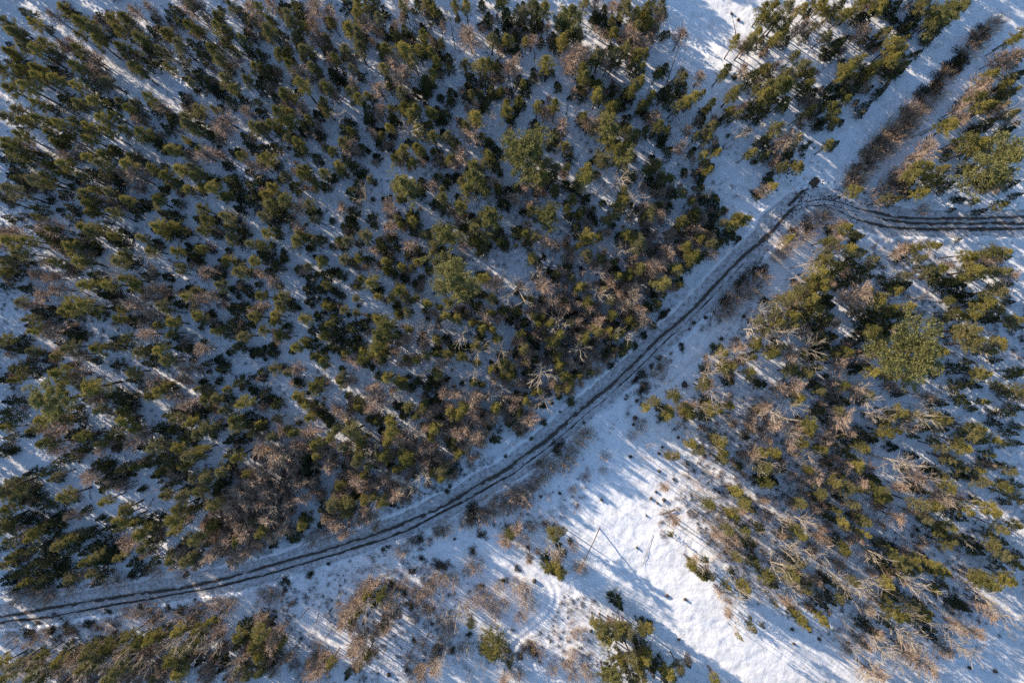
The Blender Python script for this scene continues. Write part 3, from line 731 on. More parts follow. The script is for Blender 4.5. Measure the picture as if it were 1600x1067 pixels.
TILES[(2,1)] = """g18,4,6 d25,3,5 g12,2,4 f8,11,4 d3,10,4 d15,12,4 f17,10,4 g2,10,2 g28,14,3 d40,12,4 d34,9,4 g45,4,6 d42,7,4 d52,2,3 b67,5,6 d75,4,5 d72,1,3 g99,4,4 d90,10,4 d86,6,4 d108,2,2.5 d119,3,4 d115,1,3 b80,16,6 g68,19,5 d65,22,4 d57,20,3 g107,13,4 d100,14,5 d94,11,5 d98,22,4 d91,22,5 d85,25,4 g112,19,2.5 d118,11,4 d120,18,5 d127,20,5 d132,25,4 d127,28,5 d116,24,2 g88,27,4.5 g63,29,3.5 d63,34,3 g83,30,3 f2,18,4 f12,20,4 g11,25,3 g36,23,3.5 d36,28,4 g43,26,4 d50,27,4 d52,32,3 d40,35,4 d46,18,4 g48,41,5 g44,44,3 f55,39,2 g15,41,4 g8,38,4 d3,38,5 d10,45,4 f23,45,5 f29,48,3 d34,46,3 g73,40,4 d68,41,4 d71,45,3 d77,41,3 d84,38,4 g80,46,6 d75,47,3 d91,47,3 d98,40,3 d90,50,2 g108,35,3 d113,30,6 d107,40,4 d102,37,4 d118,37,4 d124,34,4 g138,34,4 d143,32,4 g146,31,4 d137,40,5 d130,44,4 g124,44,4 g118,41,4 g111,46,4 g114,51,4 d116,55,4 d106,50,4 g112,56,4 d120,52,4 d128,48,3 f117,38,3 d127,38,5 d142,42,2 g12,54,4 d16,57,4 g2,47,1.5 g49,54,4 d56,56,3 d63,58,4.5 d65,62,4 b67,50,5 f97,53,5 f92,58,6 f86,62,5 g104,61,4 f124,52,4 d100,60,4 g80,62,4 g73,64,4 d110,60,5 d105,68,4 g95,69,6 d88,70,4 d34,61,5 d28,65,5 g37,66,3 d23,63,3 b15,63,4 f44,64,2 b55,63,4 f61,68,4 f20,72,6 f5,72,3 b4,73,8 g43,73,4 f47,73,3 d57,70,3 g58,74,2.5 d66,73,4 f72,68,3 f76,76,5 b76,80,4 d87,76,3 d95,77,3 g105,72,3 g11,80,2.5 d19,81,4 f24,82,4 d32,80,5 g48,82,4 f41,83,3 g61,81,3 b55,77,5 b71,84,5 d67,80,3 d90,83,6 d83,86,4 f19,87,4 d3,88,5 g14,91,3.5 g17,95,2.5 d8,95,4 d25,90,4 d33,89,4 f35,85,3 b30,95,6 f41,95,4 f53,93,4 d45,97,4 g62,91,4 d66,97,3 f81,93,6 d74,89,5 d89,97,3 d73,98,4 g54,100,4 g67,100,2.5 g31,102,4 g20,101,2.5 d39,100,4 g5,102,3 f5,105,3 d61,104,3 g26,106,4 f43,103,4 b69,104,5 d12,104,5 d95,90,3 d83,103,3 d40,90,3
r129,89,4 h134,82,4 r138,80,5 r141,77,4 h142,72,3 h147,67,4 r146,75,4 r152,72,5 h152,62,3 r157,66,4 h158,60,4 r135,87,4
g157,94,5 b155,88,5 b150,99,6 g159,100,4 b157,105,5 g154,106,3 s114,95,1.5 s121,92,1.5 s111,99,1 s145,91,1.5 s131,105,1.5 s154,16,3 d154,16,2.5 d152,13,2 f158,11,4"""
TILES[(3,1)] = """g3,9,3.5 d2,3,3 r50,5,5 r58,8,5 g55,12,4 r53,2,5 r78,2,5 r74,10,5 r68,16,5 r80,8,5 g91,2,5 d88,8,5 g96,13,4 d91,14,4 d80,18,4 g75,17,3 g100,3,4 d105,5,6 d112,9,5 g98,12,3 g141,3,6 d152,8,5 g129,6,3 d137,13,2 d119,17,2.5 d130,19,3 d122,18,3 d135,25,3 g146,21,4 d117,24,2 d150,2,5 r98,24,3 d157,15,3
r34,29,4 r29,32,4 h25,34,4 r20,40,5 r12,45,4 r10,50,4 r5,53,4 g15,43,3 h17,37,3 r38,28,3
d40,35,3 g50,36,4 f46,34,4 d57,41,4 g55,38,3 f44,43,4 g41,47,4 g53,49,4 d58,51,5 g37,54,5 g36,56,4 d45,60,6 d52,58,5 d58,62,5 d65,60,4 g67,56,3.5 d65,66,3 d55,68,5 g32,62,5 g29,69,5 g35,70,4 d40,66,5 d45,71,5 b25,58,6 b20,66,5 d73,67,3 d81,71,5 g87,66,4 g82,76,4 d88,71,4 d78,72,3 b92,79,5 g37,73,4 d37,80,5 f57,78,7 f51,80,5 g70,83,6 g73,78,4 d64,78,4 g64,74,3 d56,88,4 d66,90,6 d77,89,6 g80,87,4 g89,85,4 g85,91,3 d83,97,5 d75,98,6 d64,97,6 d62,104,6 g67,101,4 d75,104,5 b79,99,4 d88,90,4 d112,93,4 
g20,76,5 g27,80,5 g12,80,5 b6,82,6 g5,90,6 d18,85,4 d27,87,5 g33,86,4 g17,90,5 d24,93,6 g39,91,4 d34,96,6 d40,84,4 f42,96,4 f24,102,4 g16,97,4 d10,98,5 b5,101,7 b12,104,5 d33,104,6 d41,104,5 g7,96,4 g22,74,4 d28,76,4 d52,105,2
g94,48,4 g97,54,4 d84,54,3 f84,52,4 f88,48,4 g106,46,3.5 d120,43,2 g102,62,5 g108,61,5 f113,60,4 d96,60,2 g104,65,4 g143,49,5 g138,52,4 g148,52,4 g126,51,4 g128,55,4 d150,54,3 g132,62,6 g139,63,5 g125,66,5 g148,62,4 f135,58,6 d112,69,5 d118,72,6 d125,78,5 d120,78,4 d128,83,3 g120,68,3 g145,75,6 g140,80,5 g136,84,6 g144,85,5 d142,92,5 d133,92,4 g118,88,4 d124,91,4 g129,90,4 g154,94,5 d158,98,3 g128,100,6 g124,104,5 d119,100,3 g147,106,4 g157,93,4 f142,57,4 f152,65,4 g116,81,3 d152,82,3 d148,72,5"""

TILES[(0,2)] = """d13,5,4 d4,3,5 g21,8,4 d27,12,2 d14,17,7 d8,20,4 f2,1,3 g10,24,3 d3,24,4 d32,10,2 g44,3,5 d40,1,4 f52,8,4 g62,5,5 d68,3,4 d60,12,3 d73,15,4 d76,3,5 g88,7,5 d96,4,5 d94,13,5 g100,4,4 g104,13,5 d112,4,4 d119,5,5 f128,4,5 d149,3,5 d143,7,3 d158,6,3 d136,12,4 d129,14,3 f116,17,5 d138,17,4.5 d130,19,2 d136,25,3 d150,25,5 g142,29,3 d128,29,3 d114,24,3 g152,37,5 g128,36,5 d159,32,3 d158,22,2 d45,15,4 g38,22,6 d42,24,5 f49,20,5 d30,18,3 g83,19,5 d84,24,4 f96,25,5 g99,28,5 g58,27,7 g53,29,5 f62,34,6 d56,36,5 d66,36,4 d72,33,5 d78,37,6 g64,42,4 f73,44,5 d81,42,4 g92,33,4 d104,30,5 f110,35,4 g27,48,6 g22,54,4 d6,37,4 d3,44,4 d8,48,5 d2,52,4 d12,37,3 d47,41,2.5 d47,48,5 f40,48,4 g76,49,5 d83,50,4 g85,56,4 f90,58,5 f83,62,5 d70,58,6 d66,63,4 d73,66,3 f65,66,4 f36,57,6 d47,58,6 d55,60,5 g50,60,4 g28,65,5 f38,67,5 d46,70,5 d53,67,4 d6,60,3 d9,68,2.5 d16,59,2.5 d2,67,4 d2,71,3 d47,74,3 d107,45,5 g110,47,4 g118,50,5 d124,45,5 d100,54,5 d108,55,5 d116,60,5 g127,53,6 g124,58,5 d135,54,4 g135,35,4 d141,36,4 g140,43,4 d133,42,4 g147,47,4.5 d153,48,5 g147,54,5 d156,52,5 d145,61,5 d152,62,4 g157,57,3 g148,71,4.5 d159,71,3 f118,39,5 d112,42,4 d120,43,4 f105,65,4 g112,66,5 g96,68,5 d90,65,5 d100,63,5 g125,68,5 g119,73,5 g116,77,4 d105,72,6 d112,80,5 d93,75,6 d98,83,5 g100,82,3 g84,79,3 g106,77,4 d62,76,5 d66,78,4 d60,80,3 f57,85,4 d77,80,5 d70,84,5 d74,88,4 d67,90,4 d81,83,3 f76,90,3 d30,82,6 d37,74,4 d20,82,4 d12,88,5 d35,86,4 g5,90,6 g4,96,5 g10,95,5 f3,94,4 d15,93,6 d20,97,5 d25,100,5 d33,102,5 g40,97,5 d44,99,4 g7,104,6 g66,99,4 g78,104,5 d87,93,2 d103,91,3 d102,96,1.5 g128,85,6 g136,81,5 g122,86,4 d138,87,5 g126,94,5 g133,102,5 g115,97,5 d118,92,5 d109,87,4 d122,103,5 d143,77,4 d150,84,4 d156,86,3 d137,95,6 g112,104,4 f151,93,6 f146,103,6 f158,88,5 f155,100,6 d53,105,3"""
TILES[(1,2)] = """d2,7,4 d9,7,4 d9,3,3 g25,4,4 d34,2,5 g39,11,5 d49,3,5 d53,6,3 d63,4,5 d58,1,4 g76,4,6 g67,10,4 f61,12,5 d68,14,4 g76,9,5 f77,13,4 d82,6,4 b86,7,4 g93,10,3 f97,14,2.5 f91,14,3 f101,10,3.5 g107,9,4 f104,2,4 d112,5,4 g119,8,4 f116,13,4.5 d124,4,5 g130,11,4 d128,6,4 g137,1,4 b139,5,6 b153,5,6 g155,14,4.5 g146,17,3 g159,21,4 b152,12,4 b136,20,4 g137,24,3.5 f149,23,4 g114,21,4 b107,18,4 d109,25,3 d101,25,4 d107,29,4 d113,27,4 g83,22,4 g89,25,4.5 d76,22,4 g92,24,3 d97,29,4 g11,17,4 d15,16,3 g20,19,3.5 f27,18,4 d3,19,4 d3,23,3 d26,26,4 d24,24,2 d39,25,4 g38,29,5.5 g26,34,4 d53,17,2.5 g54,21,3 g54,26,4 f60,25,4 d57,34,3 d5,33,5 d9,37,4 d12,39,5 d3,38,3 g31,39,3 g33,47,4 d39,44,5 d36,40,4 d44,49,4 g13,48,3 d3,54,4 g2,52,3 d26,51,2 f51,42,4 d59,42,4 d64,38,5 d66,43,4 f76,36,6.5 f72,42,4 f72,30,4 d88,40,4 b91,34,4 f57,47,5 g95,41,4 d92,46,4 d76,50,5 d71,49,4 d83,48,3 f125,32,5 f118,31,4 b130,32,3 b146,34,4 b153,36,4 g151,40,4 f136,38,6 f140,33,4 g126,44,5 g129,40,4 f137,44,4 f149,46,4 d142,47,3 f159,41,4 d158,51,4 d108,38,4 d113,37,4 d119,41,3 g104,42,4 f107,46,4.5 g101,45,4 d113,46,5 g111,53,4 f106,54,4 f110,50,3 d122,50,4 f131,54,5 f139,50,3.5 f125,57,6 f138,60,5 f133,65,3.5 f143,57,3 d146,53,4 d120,61,4 d122,66,5 d128,68,4 g126,71,3.5 d131,69,3 d150,62,4 g49,55,4 f33,57,6 g37,64,4.5 g45,59,3.5 g23,58,4 f17,56,4 g10,60,4 f5,60,4 d46,52,4 g61,56,6 g65,61,5 d58,57,4 g85,57,5 g82,60,4 d78,56,3 f90,60,4 b98,57,5 f104,65,4 f109,66,4.5 g109,60,3 g54,66,4 f3,68,5 f16,71,7 f24,66,5 f12,76,5 d30,72,5 g65,70,4 g63,75,4 d57,69,4 g79,72,5 d83,76,4 g93,73,6 g91,78,3 d98,74,3 b74,65,4 f46,77,5 d55,78,3 g70,79,3 g88,80,3 f81,83,4 f65,85,5 f67,90,4 d59,88,4 g52,91,4 d32,80,7 d33,88,5 d26,78,4 d19,85,5 f4,80,5 f4,90,5 f8,95,5 d15,91,4 f4,102,5 g115,79,4 d121,80,5 d117,84,3 f114,73,3 b105,83,5 d99,83,4 b96,90,4 g109,82,3 f88,96,4.5 d94,95,2.5 d50,99,5 g48,102,5 g57,101,5 g56,104,4 d63,95,4 g79,103,4 d85,102,3 f68,105,4 b75,99,3 d119,94,2 d121,91,1.5 f30,98,4 f20,102,4 b12,104,4 d156,72,1.5 d41,105,4 d62,97,4
h137,105,4 r144,104,5 r152,100,5 r157,103,4"""
TILES[(2,2)] = """f5,2,4 g7,4,3 d3,8,4 g25,1,4 d15,3,4 f9,8,4 d14,12,4 d25,7,5 d32,5,4 b44,5,6 d50,2,5 d62,5,5 d58,10,4 d68,7,5 d72,3,4 d77,3,3 d62,15,3 f37,14,4 f48,13,3.5 d44,12,4 b20,18,7 f25,25,3.5 g31,17,4 d27,11,4 g33,22,4 d37,22,4 d45,20,4 f34,27,3 d11,19,5 d10,27,4 f5,27,3 g1,21,3 g14,32,3 g29,31,3 d34,32,3 d22,32,4 d37,38,3.5 f4,35,3 g9,37,3 f13,40,3 b20,37,5 f3,41,3 f11,48,6 d3,48,5 d5,56,5 d2,46,4 d20,51,3 d12,61,1.5 d30,44,1 s45,51,1.2
h30,65,4 r33,70,4 r42,60,4 r47,57,4 r40,66,4 r35,75,4 h28,70,3 h17,77,3 r22,75,4 r22,82,4 r16,84,4 r27,78,3 r10,92,4 r14,90,3 r4,97,5 r7,100,4 r2,92,4 r18,88,3
h93,10,2 r94,14,3 h88,16,2 r91,18,3 h107,4,2 h106,2,1.5 h83,21,3.5 h78,25,2.5 r82,26,2 h83,30,4 s71,36,1 s78,37,1.5 s81,40,1 s77,48,1.8 s76,52,1.2 r80,53,3 r75,59,2.5 s74,72,1.3 s92,70,1.2 s94,66,1 r58,72,2.5 r57,81,2 r47,84,2 r38,93,2 s18,97,1.2 s30,95,1.2 s56,99,1.2 s87,98,1 s91,101,1 s95,99,1.3 s90,94,1 s101,86,1 s92,81,1.2 f96,91,3 s129,94,1.2 s104,60,1.2 s108,27,2.5
b127,9,5 d130,5,5 g132,7,4 b122,20,5 g122,25,4 g120,28,4 b125,29,5 d120,17,3 g134,15,5 g138,15,3 b131,15,4 b141,9,3 b147,11,5 g150,9,4 g154,3,4 f141,4,4 g149,20,4 d137,25,4.5 d138,22,3 f136,20,3 d154,26,4 d158,27,3 g103,34,5 b100,32,3 g90,38,4 b91,39,3 g98,46,5 d96,42,3 g112,45,5 g109,43,4 b110,46,4 g119,48,5 d122,37,4 g124,44,5 b121,42,5 g130,43,4 g136,41,3 b128,40,4 f158,41,5 d155,44,4 b110,55,3 d139,53,2 f150,50,4 g113,65,4 g118,68,4 b113,62,3 g131,62,5 g133,68,4 d127,60,4 g131,74,4 b126,64,4 b101,70,4 g104,72,3 g98,71,2.5 b84,73,3 b153,74,6 f150,71,5 g158,70,4 d142,78,4 g157,80,6 d155,87,5 g159,88,5 d147,60,3 g141,95,4 d137,92,3 g146,101,5 d149,104,4 g122,102,4 b85,65,2.5 b148,76,4"""
TILES[(3,2)] = """g3,7,5 f4,3,3 g8,3,4 b25,4,6 f15,9,5 d30,9,6 d17,17,4 g22,7,3 g24,19,5 g15,19,5 b22,16,4 d35,3,5 f44,14,6 d48,10,4 b57,10,3 d46,5,4 d57,17,5 d62,15,3 g112,6,4 g88,22,5 f65,8,4 d72,20,4 g68,17,4 g76,21,4 f78,29,4 d83,33,3 g105,22,4 f86,31,2 d60,7,4 d53,1,4 g131,2,6 g145,2,5 d136,5,4 d142,7,3 b133,4,5 d144,12,3 d120,17,5 d127,13,3 g138,21,5 d133,20,4 g145,26,3 d155,21,4 g158,19,4 d120,28,5 d127,26,4 d132,28,3 d122,35,4 g123,38,3 g136,38,3 d108,39,5 d113,47,4 f101,34,4 d129,42,3 g156,31,5 d149,31,4 f158,36,4 d156,42,4 d150,45,4 d142,45,2.5 d143,51,4 d153,57,4 d157,53,3 d157,64,3 g20,36,4.5 d15,33,4 f17,28,5 f8,30,5 b16,40,4 g33,32,3 d37,33,3 d42,37,4 d30,27,4 g49,28,3 f40,25,4 d48,38,6 f55,31,5 b58,31,4 b63,37,5 d60,37,4 g65,33,4 d33,43,5 g47,43,4 f47,48,6 b66,45,5 b71,46,3 g82,44,5 g77,47,4 b96,46,6 g94,47,4 g106,47,4 g112,50,4 d88,49,4 d117,51,3 d74,51,4 b84,51,4 f90,54,4 g127,55,6 g134,57,5 d127,60,5 d110,55,4 d100,54,4 d93,59,3 g75,57,5 g81,57,4 g70,59,3 f51,58,3 d60,57,4 d66,62,4 g61,68,4.5 d56,64,6 d50,70,5 d45,58,5 g26,52,5 g27,57,4 f37,61,4.5 d22,50,4 b4,44,7 f5,52,5 b14,58,5 f18,55,4 g23,64,4 d38,50,4 d41,64,4 g35,69,4 d32,67,3 d38,76,4 f47,77,3 f43,73,3 b26,71,4 g4,70,4 d8,74,3 b4,80,4 d10,80,3 d3,88,5 g25,80,3 f30,85,4 d45,83,4 g43,88,4 g50,92,5 g57,93,3 g58,79,5 f59,88,4 d66,86,5 d70,90,4 g68,95,4 g76,97,5 g71,99,4 b78,75,8 d80,67,4 d92,72,4 b87,77,5 b83,86,4 f84,91,4 f94,85,6 b99,85,4 d88,79,3 d92,91,5 g110,66,4 d105,62,3 g113,73,4 g120,62,4 g124,67,5 d134,62,4 g140,61,4 g138,70,3 d118,76,4 f112,73,3 d103,80,4 d109,83,5 g115,90,5 d122,84,4 g122,79,4 d130,85,5 g136,89,5 d136,75,3 d142,77,4 f138,79,4 g153,80,5 d149,88,2.5 d157,90,4 g150,93,5 g156,97,5 g133,82,3 g34,95,4 g20,101,4 d38,103,4 g42,105,3 g55,104,4 f27,104,4 d30,98,4 d45,97,3 g96,103,5 g106,105,5 d115,103,5 g125,104,5 g140,104,6 f110,98,6 f118,98,4 d132,99,3 d150,101,3 g148,65,3 d72,103,3 b110,98,5 b122,102,5 d97,94,4"""
TILES[(0,3)] = """g3,4,5 d7,8,5 g4,10,4 g18,15,4 g22,12,4 d13,4,4 d20,4,5 d27,8,5 d35,6,5 d30,12,4 d36,3,4 f45,2,3 g6,17,4 d3,22,4 d42,20,6 g44,18,4 g37,21,4 d30,20,4 d22,23,5 d14,24,5 d48,15,4 d55,14,5 d62,20,6 d55,24,5 g46,25,3 g53,31,4 g60,30,3 d50,33,4 d62,31,5 d25,30,6 d20,35,5 d32,32,6 d38,37,5 g43,40,4 d30,40,6 d20,43,5 d12,38,5 d8,30,4 g4,33,4 d3,41,4 d6,43,4 d12,46,4 d26,46,4 d45,43,4 d39,45,4 d62,4,2.5 d67,5,2 d66,10,2.5 d70,9,2 g75,3,4 g79,5,4 d74,10,4 d94,5,5 d93,9,3 g85,6,4 g90,13,6 d97,17,5 f81,19,5 d71,25,6 d74,20,4 d66,27,4 d83,32,4 d70,30,4 g57,38,4 d64,39,4 g90,22,5 d95,24,3 g110,3,6 d105,6,3 g109,12,4 d118,2,3 g133,9,4 d138,7,4 g122,17,5 d128,14,5 g118,16,4 d130,19,4 f116,25,5 g106,29,4 g117,31,5 d113,22,4 d122,30,5 f110,33,3 f132,27,5 f138,22,5 f144,15,5 f150,8,5 g148,18,4 f155,13,6 f155,22,6 f148,28,5 d146,31,4 f153,27,5 d158,5,3 f145,1,4 f158,2,3 d142,25,4 d85,36,4 d90,38,3 d95,31,4 r98,37,4 r75,42,4 h82,41,3 r65,45,3 r10,52,4 r18,51,4 r28,51,5 r33,50,4 r20,47,4 r8,48,3 r115,37,3 d60,44,3 r45,48,3 d116,39,2 h113,30,3
h87,60,2 r90,61,4 r97,63,5 r85,63,3 h104,60,2 r78,62,2.5 h112,61,3 r117,63,5 r122,66,3 r126,59,4 r140,58,5 h121,55,1 r146,56,3 h55,70,3 r60,72,2 h31,73,3 h17,76,4 r8,78,4 r20,78,3 h41,73,4 r45,73,3 r28,76,3 r68,70,3 h22,70,2 h66,63,2.5 r135,56,3 h37,67,1.5 h32,65,1.5
d42,87,5 g36,95,5 d16,91,4 g10,95,4 g3,95,5 g4,103,5 b8,96,5 b15,98,5 f22,95,5 g20,102,5 b27,97,5 g30,102,5 b34,96,5 f40,97,5 d50,88,4 g56,86,5 d59,82,4 b46,95,5 f48,92,4 g53,97,5 b53,98,5 g58,96,5 f50,104,5 f42,104,5 b60,92,5 g62,88,5 d70,81,4 g66,84,5 b68,90,5 f77,87,5 g80,78,4 b83,83,5 b77,94,5 g86,83,5 g72,98,6 g67,103,5 g93,81,4 g97,79,4 f92,87,5 b90,88,4 d104,76,4 f103,83,5 b112,80,5 d118,72,4 g110,75,4 g124,73,4 b124,75,4 f130,80,5 b120,83,4 f136,74,4 b137,80,5 d133,71,3 g115,86,4 g107,92,6 d120,88,6 g115,95,5 d125,92,4 g112,101,5 f102,98,5 g95,102,4 f132,95,4 d137,88,5 d139,97,4 d140,92,3 d150,82,5 g148,76,4 d154,70,5 d155,77,5 f152,90,5 b150,93,5 f147,103,5 g155,100,5 g158,84,4 g85,97,4 b95,92,4 f127,102,3 b30,105,4 b3,104,4 b20,92,4"""
TILES[(1,3)] = """f7,4,5 d13,6,4 g3,12,4 f18,10,5 d30,5,5 d44,3,5 d28,10,4 f12,15,4 d24,17,4 d10,21,3 f3,20,4 d20,13,4 f50,8,4 f55,12,4 r40,14,4 r48,12,4 f67,3,5 f72,4,4 g55,1,3 r34,18,3 r60,9,3 f75,8,3 d40,8,3
r97,18,3 r91,24,3.5 h102,17,3 h82,22,1.5 h79,24,1.5 s46,32,1 r118,9,4 r114,12,3 h134,2,4 r137,4,5 r132,4,4 r145,2,4 s124,17,1 h141,15,3 h135,25,2.5 r137,32,4.5 r134,36,3 f157,18,5 d158,12,2 s45,32,1 h33,39,2.5 s18,42,1.2 h18,44,3 s23,56,.8
r6,50,4 r12,51,4 h17,50,2 f58,62,6 f55,68,5 f60,72,4 f68,50,6 f74,46,4 g77,52,4 b76,54,4 f64,58,5 h85,47,4 f83,56,6 b70,58,5 f88,62,4 f82,70,5 f76,73,4 f66,80,6 f62,86,5 b68,84,4 f65,92,4 f72,90,3 h92,52,2 h96,59,3 r100,50,4 r92,45,3 r105,57,5 r108,48,4 h113,33,3 h118,35,3 r115,40,4 r110,45,3 r122,42,4 h103,30,1.2 r107,62,3 r98,66,3 r140,50,4 r145,55,4 r135,58,4 b126,65,6 r122,72,4 r118,68,4 s110,70,1 h133,78,2 r130,84,4 r117,80,3 h122,87,2.5 h113,88,4 b116,93,4 f112,97,5 r95,92,3 r100,103,5 f103,100,4 h94,100,2 s83,101,1.5 h98,81,1.2 r103,82,3 h155,44,2 h141,47,1.5 r148,60,3 r155,57,3 r150,65,3 r152,47,3
d158,94,4 f155,105,4 h157,88,2
d4,70,5 g2,77,5 g3,90,5 f11,80,5 f14,76,4 f12,85,4 d12,92,4 g2,100,4 d4,84,4 f2,67,3 r38,83,3 f40,97,6 f36,101,5 f48,92,4 f42,90,4 r34,95,3 r24,95,3 d57,102,3 h62,99,2 r28,104,3"""
TILES[(2,3)] = """f3,10,4 r6,18,4 r13,8,3 g27,15,4.5 g24,12,2.5 s32,10,1 r21,7,2 h37,19,2 r39,22,2.5 s10,22,1.5 f11,28,3.5 b23,22,4 b28,25,3 d21,30,4 f28,29,4 g28,35,4 g30,38,4.5 g23,35,4 h31,27,3 r41,34,3 r44,36,3 s14,43,1.5 h3,36,2 r8,50,4 r4,45,4 r10,58,4 r5,66,3 s5,63,.8
d65,56,5 d62,52,2 d68,60,3 g58,74,5 g64,77,5 g60,80,5 g55,76,4 g66,72,3 g73,76,5 d76,80,4 g70,72,3 g86,74,3.5 d82,70,1.2 d85,71,2 d82,86,5 d78,90,4 g75,93,5 g80,98,5 g85,92,4 g70,95,5 g68,90,4 g75,104,5 g82,104,4 g58,103,5 d93,97,5 g97,101,5 g104,97,4 g100,104,4 d110,95,2.5 g128,105,4 s49,74,1.2 s78,22,1 s97,52,1.2 s108,54,1.2 s84,2,.7 s104,79,1 d89,97,4
h12,86,3 r10,84,4 h5,91,2.5 h14,90,2 r16,88,3 r40,75,3 r37,88,3 r3,100,4 r48,102,3 r45,97,2.5 r35,95,3 r38,103,3 r25,98,3
f101,4,4 g140,3,4 g137,1,3 g135,10,4 f128,13,4 b152,14,4 g141,28,3 g145,12,4 d152,31,5 d145,20,4 f139,18,4 g158,40,4 b115,28,5 g114,34,4 g120,40,4 g118,38,3 f113,32,3 g124,41,3 d121,31,3 g144,45,3 g145,48,4 b141,47,5 b140,52,4 g133,45,3 d137,37,2.5 b135,60,4 b142,68,5 g150,72,3 d157,71,2 b141,73,3 d149,66,1.5 g142,78,1.5 b130,52,3 b107,12,5 b100,10,4 d150,20,4 d155,10,4"""
TILES[(3,3)] = """b22,6,6 b5,5,6 g20,12,5 d15,9,4 d36,2,4 d42,5,3 g49,5,3 g48,10,3.5 g62,7,4.5 d56,3,5 d55,11,3 f56,16,4 g60,15,3 d45,19,5 g50,24,4 f37,19,3 b32,22,5 b15,22,6 b5,20,8 d10,15,4 b25,25,6 g20,31,4 d16,30,4 b4,31,6 b10,35,5 g12,38,5 d18,38,5 g2,40,4 d3,45,4 f22,42,4 g24,43,3 b13,46,5 f18,46,4 g24,50,4 g5,57,2 f10,55,3 f30,43,4 d36,42,4 b42,38,5 d42,45,4 g45,55,4 d38,54,5 d50,52,4 b49,46,5 d34,58,4 b57,46,5 g54,44,4 b62,43,6 b65,25,5 d72,20,5 d78,22,4 g80,27,4 d70,30,5 d73,35,5 g76,44,4 d80,50,5 d80,38,5 g84,31,4 g92,35,4 g88,38,4 g85,36,3 g92,30,4 d88,32,4 g101,32,3 g104,37,3 d103,37,4 g110,38,4.5 g108,34,3 d98,28,3 b86,42,5 b93,47,5 g73,55,3 d78,54,4 b64,60,4 f62,62,4 d63,72,5 f67,76,4 d75,70,4 g77,62,4 g82,65,6 g87,68,4 g89,59,4 d95,58,4 d100,62,4 g101,66,4 b91,66,5 b84,75,6 b90,78,6 f87,87,6 f97,95,7 b102,94,6 d100,72,5 d103,78,4 d97,67,3 d110,46,4 g105,48,3 d108,51,3 d120,58,5 d123,60,4 g107,11,5 g101,5,4 f98,3,3 g113,8,4 d120,3,5 d111,15,4 d124,18,5 d129,21,5 g111,20,4 g116,19,3 d132,25,4 b122,17,3 d95,12,1.5 f79,3,5 f90,0,3 g156,9,4 g148,10,4 d140,14,4 d147,19,4 g142,22,5 g147,26,5 d152,27,4 g157,34,4 d153,30,4 d158,27,3 d145,34,4 g140,45,5 g147,44,5 g135,45,5 g152,42,4 b130,48,5 b138,54,5 g133,40,4 d130,42,3 f134,57,4 b144,62,5 b148,66,5 f138,64,4 g20,66,4 g22,70,3 g15,62,3 d28,61,3 g33,67,3.5 g37,69,3 s15,73,1.3 s26,74,1.3 s32,79,1.3 s50,82,1.5 s16,82,1 s126,97,1.3 s142,99,1.5 b54,87,4 b62,93,5 b58,100,5 f66,102,6 b68,98,4 f60,82,4 b72,88,5 b80,95,4 b112,74,6 b118,80,6 b125,88,6 f110,85,5 f130,75,5 f120,72,4 b66,80,5 b48,68,3 g105,100,0"""


ITEMS = []   # (code, u, v, r)
for (tx_, ty_), txt in TILES.items():
    for tok in txt.split():
        a, b_, c_ = tok[1:].split(',')
        ITEMS.append((tok[0], tx_ * 400 + float(a) * 2.5, ty_ * 266.75 + float(b_) * 2.5, float(c_) * 2.5))

WIDEN = {'g': 1.22, 'd': 1.18, 'f': 1.5, 'b': 1.15, 'P': 1.45, 'W': 1.5, 'N': 1.5}   # the outermost twigs reach past the dense crown
def keep_open(code, u, v, r):
    # crowns keep to the sides of the two snow lanes
    for line, half in ((LANE1_PX, 16.0), (LANE2_PX, 10.0)):
        best = (1e9, 0, 0)
        for (ax, ay), (bx, by) in zip(line[:-1], line[1:]):
            dx, dy = bx - ax, by - ay
            t = min(1, max(0, ((u - ax) * dx + (v - ay) * dy) / (dx * dx + dy * dy)))
            ex, ey = u - ax - t * dx, v - ay - t * dy
            best = min(best, (math.hypot(ex, ey), ex, ey))
        d, ex, ey = best
        need = half + r * 1.05
        if d < need:
            u, v = u + ex / max(d, 0.1) * (need - d), v + ey / max(d, 0.1) * (need - d)
    return code, u, v, r


ITEMS = [keep_open(*it) for it in ITEMS]
TOPF = {'g': 0.80, 'd': 0.55, 'f': 0.68, 'b': 0.70, 'P': 0.76, 'W': 0.74, 'N': 0.5}


def tree_dims(code, r, rng):
    if code == 'g':
        return np.clip(5.6 + 0.24 * r, 4.8, 9.5) * rng.uniform(0.82, 1.2)
    if code == 'd':
        return np.clip(0.41 * r, 0.8, 6.0) * rng.uniform(0.85, 1.2)
    if code == 'f':
        return np.clip(3.6 + 0.26 * r, 2.5, 8.5) * rng.uniform(0.9, 1.12)
    if code == 'b':
        return np.clip(5.6 + 0.27 * r, 5.0, 10.5) * rng.uniform(0.9, 1.1)
    if code == 'P':
        return 11.5
    if code == 'W':
        return 12.0 + 0.06 * r
    return 6.5


def place(code, u, v, r, rng):
    h = float(tree_dims(code, r, rng))
    z = h * TOPF[code]
    x, y = px(u, v, z)
    R = r * (H - z) / F * WIDEN[code]
    return x, y, h, R


